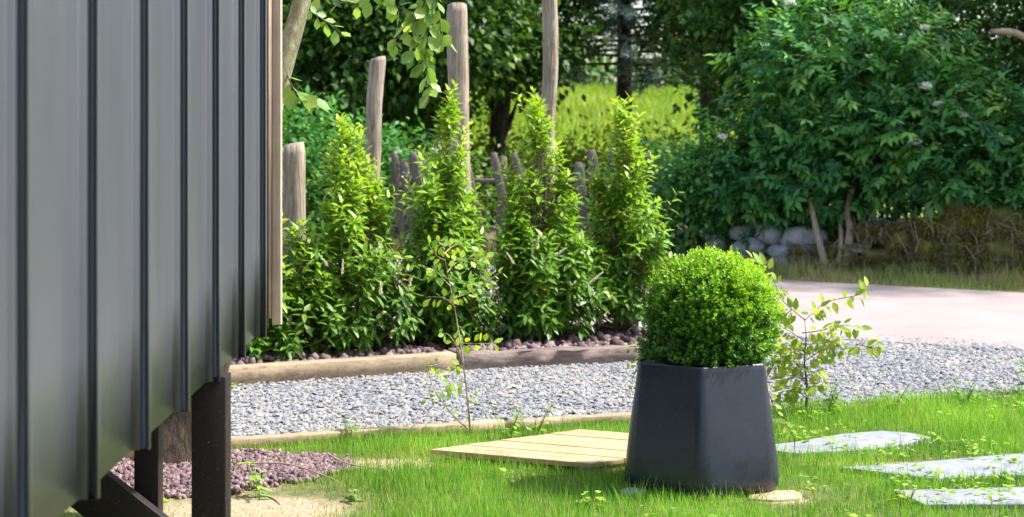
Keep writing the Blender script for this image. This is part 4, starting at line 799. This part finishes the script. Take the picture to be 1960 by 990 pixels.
# spruce
sp_ = thing('spruce_tree', 'blue green spruce with a dark trunk and drooping lower branches', 'tree', (1.62, 26, .15), G); b0 = A([1.62, 26, .1])
V, F = tube(bend([b0, b0+A([.02, 0, 2.5]), b0+A([-.03, 0, 7.5])], 14), np.linspace(.16, .05, 14), 10, .05, r); part('trunk', V, F, M['darkbark'], sp_, True)
acc = Acc()
for i in range(90):
    bacc = Acc()
    z = 2.2+5.2*(i/90)**1.15; a_ = i*2.399+r.normal(0, .2); L = np.interp(z, [1.5, 3, 7], [2.3, 2.4, .8])*r.uniform(.75, 1.1); hd = A([math.cos(a_), math.sin(a_), 0])
    pts = bend([b0+A([0, 0, z]), b0+A([0, 0, z-.05])+hd*L*.5, b0+A([0, 0, z-.42-r.uniform(0, .25)])+hd*L], 12); V, F = tube(pts, np.linspace(.026, .006, 12), 5, cap=False); bacc.add(V, F)
    bare_f = .4 if z < 2.5 else .15
    for j in range(34 if z < 2.9 else 22):
        f = bare_f+(1-bare_f)*r.random(); p0 = pts[int(f*11)]; sd_ = unit(np.cross(hd, A([0, 0, 1])))*(1 if j % 2 else -1)
        d = unit(sd_*.8+hd*.7+A([0, 0, -.35])+r.normal(0, .2, 3)); Lt = r.uniform(.25, .5)*(1.1-.5*f); m_ = 34
        if z < 2.6 and r.random() < .4:
            V, F = tube([p0, p0+d*Lt], [.005, .002], 3, cap=False); bacc.add(V, F); continue
        t = r.random(m_); nd = unit(d*.7+rdir(m_, r)*.8)
        V, F, T = scatter(*LEAF2, p0+d*(Lt*t)[:, None]+r.normal(0, .01, (m_, 3)), fr(nd, rdir(m_, r)), np.stack([np.full(m_, .03), np.full(m_, .07), np.full(m_, .03)], 1), np.clip(r.normal(.3+.5*f, .15)+r.normal(0, .08, m_), 0, 1)); acc.add(V, F, T)
    V, F = bacc.get(); part('branch', V, F, M['darkbark'], sp_)
V, F = acc.get(); part('needles', V, F, M['spruce'], sp_, tone=acc.tones(), kind='stuff'); 
n = 26000; x = r.uniform(-9, 14, n); y = 29+33*r.random(n)**.9; P = np.stack([x, y, terrain(x, y)], 1)
d = unit(np.stack([r.normal(0, .3, n), r.normal(0, .3, n), np.ones(n)], 1)); ht = r.uniform(.15, .38, n)*(1+.4*noise(P[:, :2], .12))
V, F, T = scatter(A([(-.5, 0, 0), (.5, 0, 0), (0, 1, 0)]), np.array([[0, 1, 2]]), P, fr(d, np.stack([r.normal(0, .3, n), -np.ones(n), r.normal(0, .3, n)], 1)), np.stack([r.uniform(.03, .09, n), ht, ht], 1), np.clip(.5+.3*noise(P[:, :2]*A([1, .4]), .13)+r.normal(0, .2, n), 0, 1))
setting('meadow_grass', V, F, M['meadowblade'], 'stuff', 'tall sunlit grass of the meadow', 'grass', T)
# far hedge on the meadow's crest
V, F, T = cloud([(x, 72+r.normal(0, 2), 2.9+r.uniform(0, .5), 2.6, 1.5, r.uniform(.9, 1.6)) for x in np.arange(-30, 42, 3.2)], 3.2, LEAF2, .38, r, cl=.5, k=12, tb=.5)
setting('far_hedgerow', V, F, M['dark_tree'], 'stuff', 'distant hedgerow at the top of the meadow', 'hedgerow', T)
# more trees closing the view to the left and right of the frame
tree_thing('leafy_tree', 'tall tree above the ivy bush behind the cabin corner', (-4.2, 23.5, 0), 4.6, .16, [(-3.9, 23.2, 2.2, 1.3, 1.1, 1.2), (-4.8, 23.5, 3.6, 1.7, 1.3, 1.2), (-3.3, 24, 4.4, 1.4, 1.2, 1.1)], 'dark_tree', 26, .11, .45, group=G)

# ------------------------------------------------------------------ picket fence
fence = thing('picket_fence', 'leaning weathered grey picket fence beyond the road', 'fence', (.6, 19, 0))
def fence_y(x): return 19.25-.5*(x-.1)
for i in range(26):
    x = -2.3+i*.155; y = fence_y(x); ln = r.normal(-.13, .06); h = r.uniform(1.02, 1.2); w_ = r.uniform(.038, .052)
    V = []
    for z, ww in ((0, 1), (h*.5, 1), (h*.93, 1), (h, .55)):
        cx = x+ln*z; V += [(cx-w_*ww, y-.01+.5*w_, z), (cx+w_*ww, y-.01-.5*w_, z), (cx+w_*ww+.008, y+.016-.5*w_, z), (cx-w_*ww+.008, y+.016+.5*w_, z)]
    F = [[j*4+k, j*4+(k+1) % 4, j*4+4+(k+1) % 4, j*4+4+k] for j in range(3) for k in range(4)]+[[12, 13, 14, 15]]
    part('picket', V, np.array(F), M['picket'], fence)
for z in (.3, .82):
    V, F = tube([(-2.45, fence_y(-2.45)+.05, z), (1.75, fence_y(1.75)+.05, z+.03)], .025, 6); part('rail', V, F, M['picket'], fence)
# dead branch and bare twigs on the right
V, F = tube(bend([(4.75, 17.6, 2.38), (5.0, 17.7, 2.37), (5.3, 17.9, 2.28), (6.0, 18.6, 2.2)], 12), np.linspace(.028, .045, 12), 8, .08, r)
single('dead_branch', V, F, M['deadtwig'], 'broken bare branch sticking out of the ivy covered tree', 'branch', (6.0, 18.6, 2.2), smooth=True)

tree_thing('leafy_tree', 'tall tree on the bank beyond the mossy stones, shading the elder', (9.2, 17.6, 0), 7.5, .22, [(8.4, 17.2, 6.2, 1.8, 1.7, 1.5), (9.8, 18, 7.2, 1.9, 1.8, 1.5), (9.4, 19.3, 5.6, 1.7, 1.5, 1.4)], 'dark_tree', 13, .16, .5, group=G)
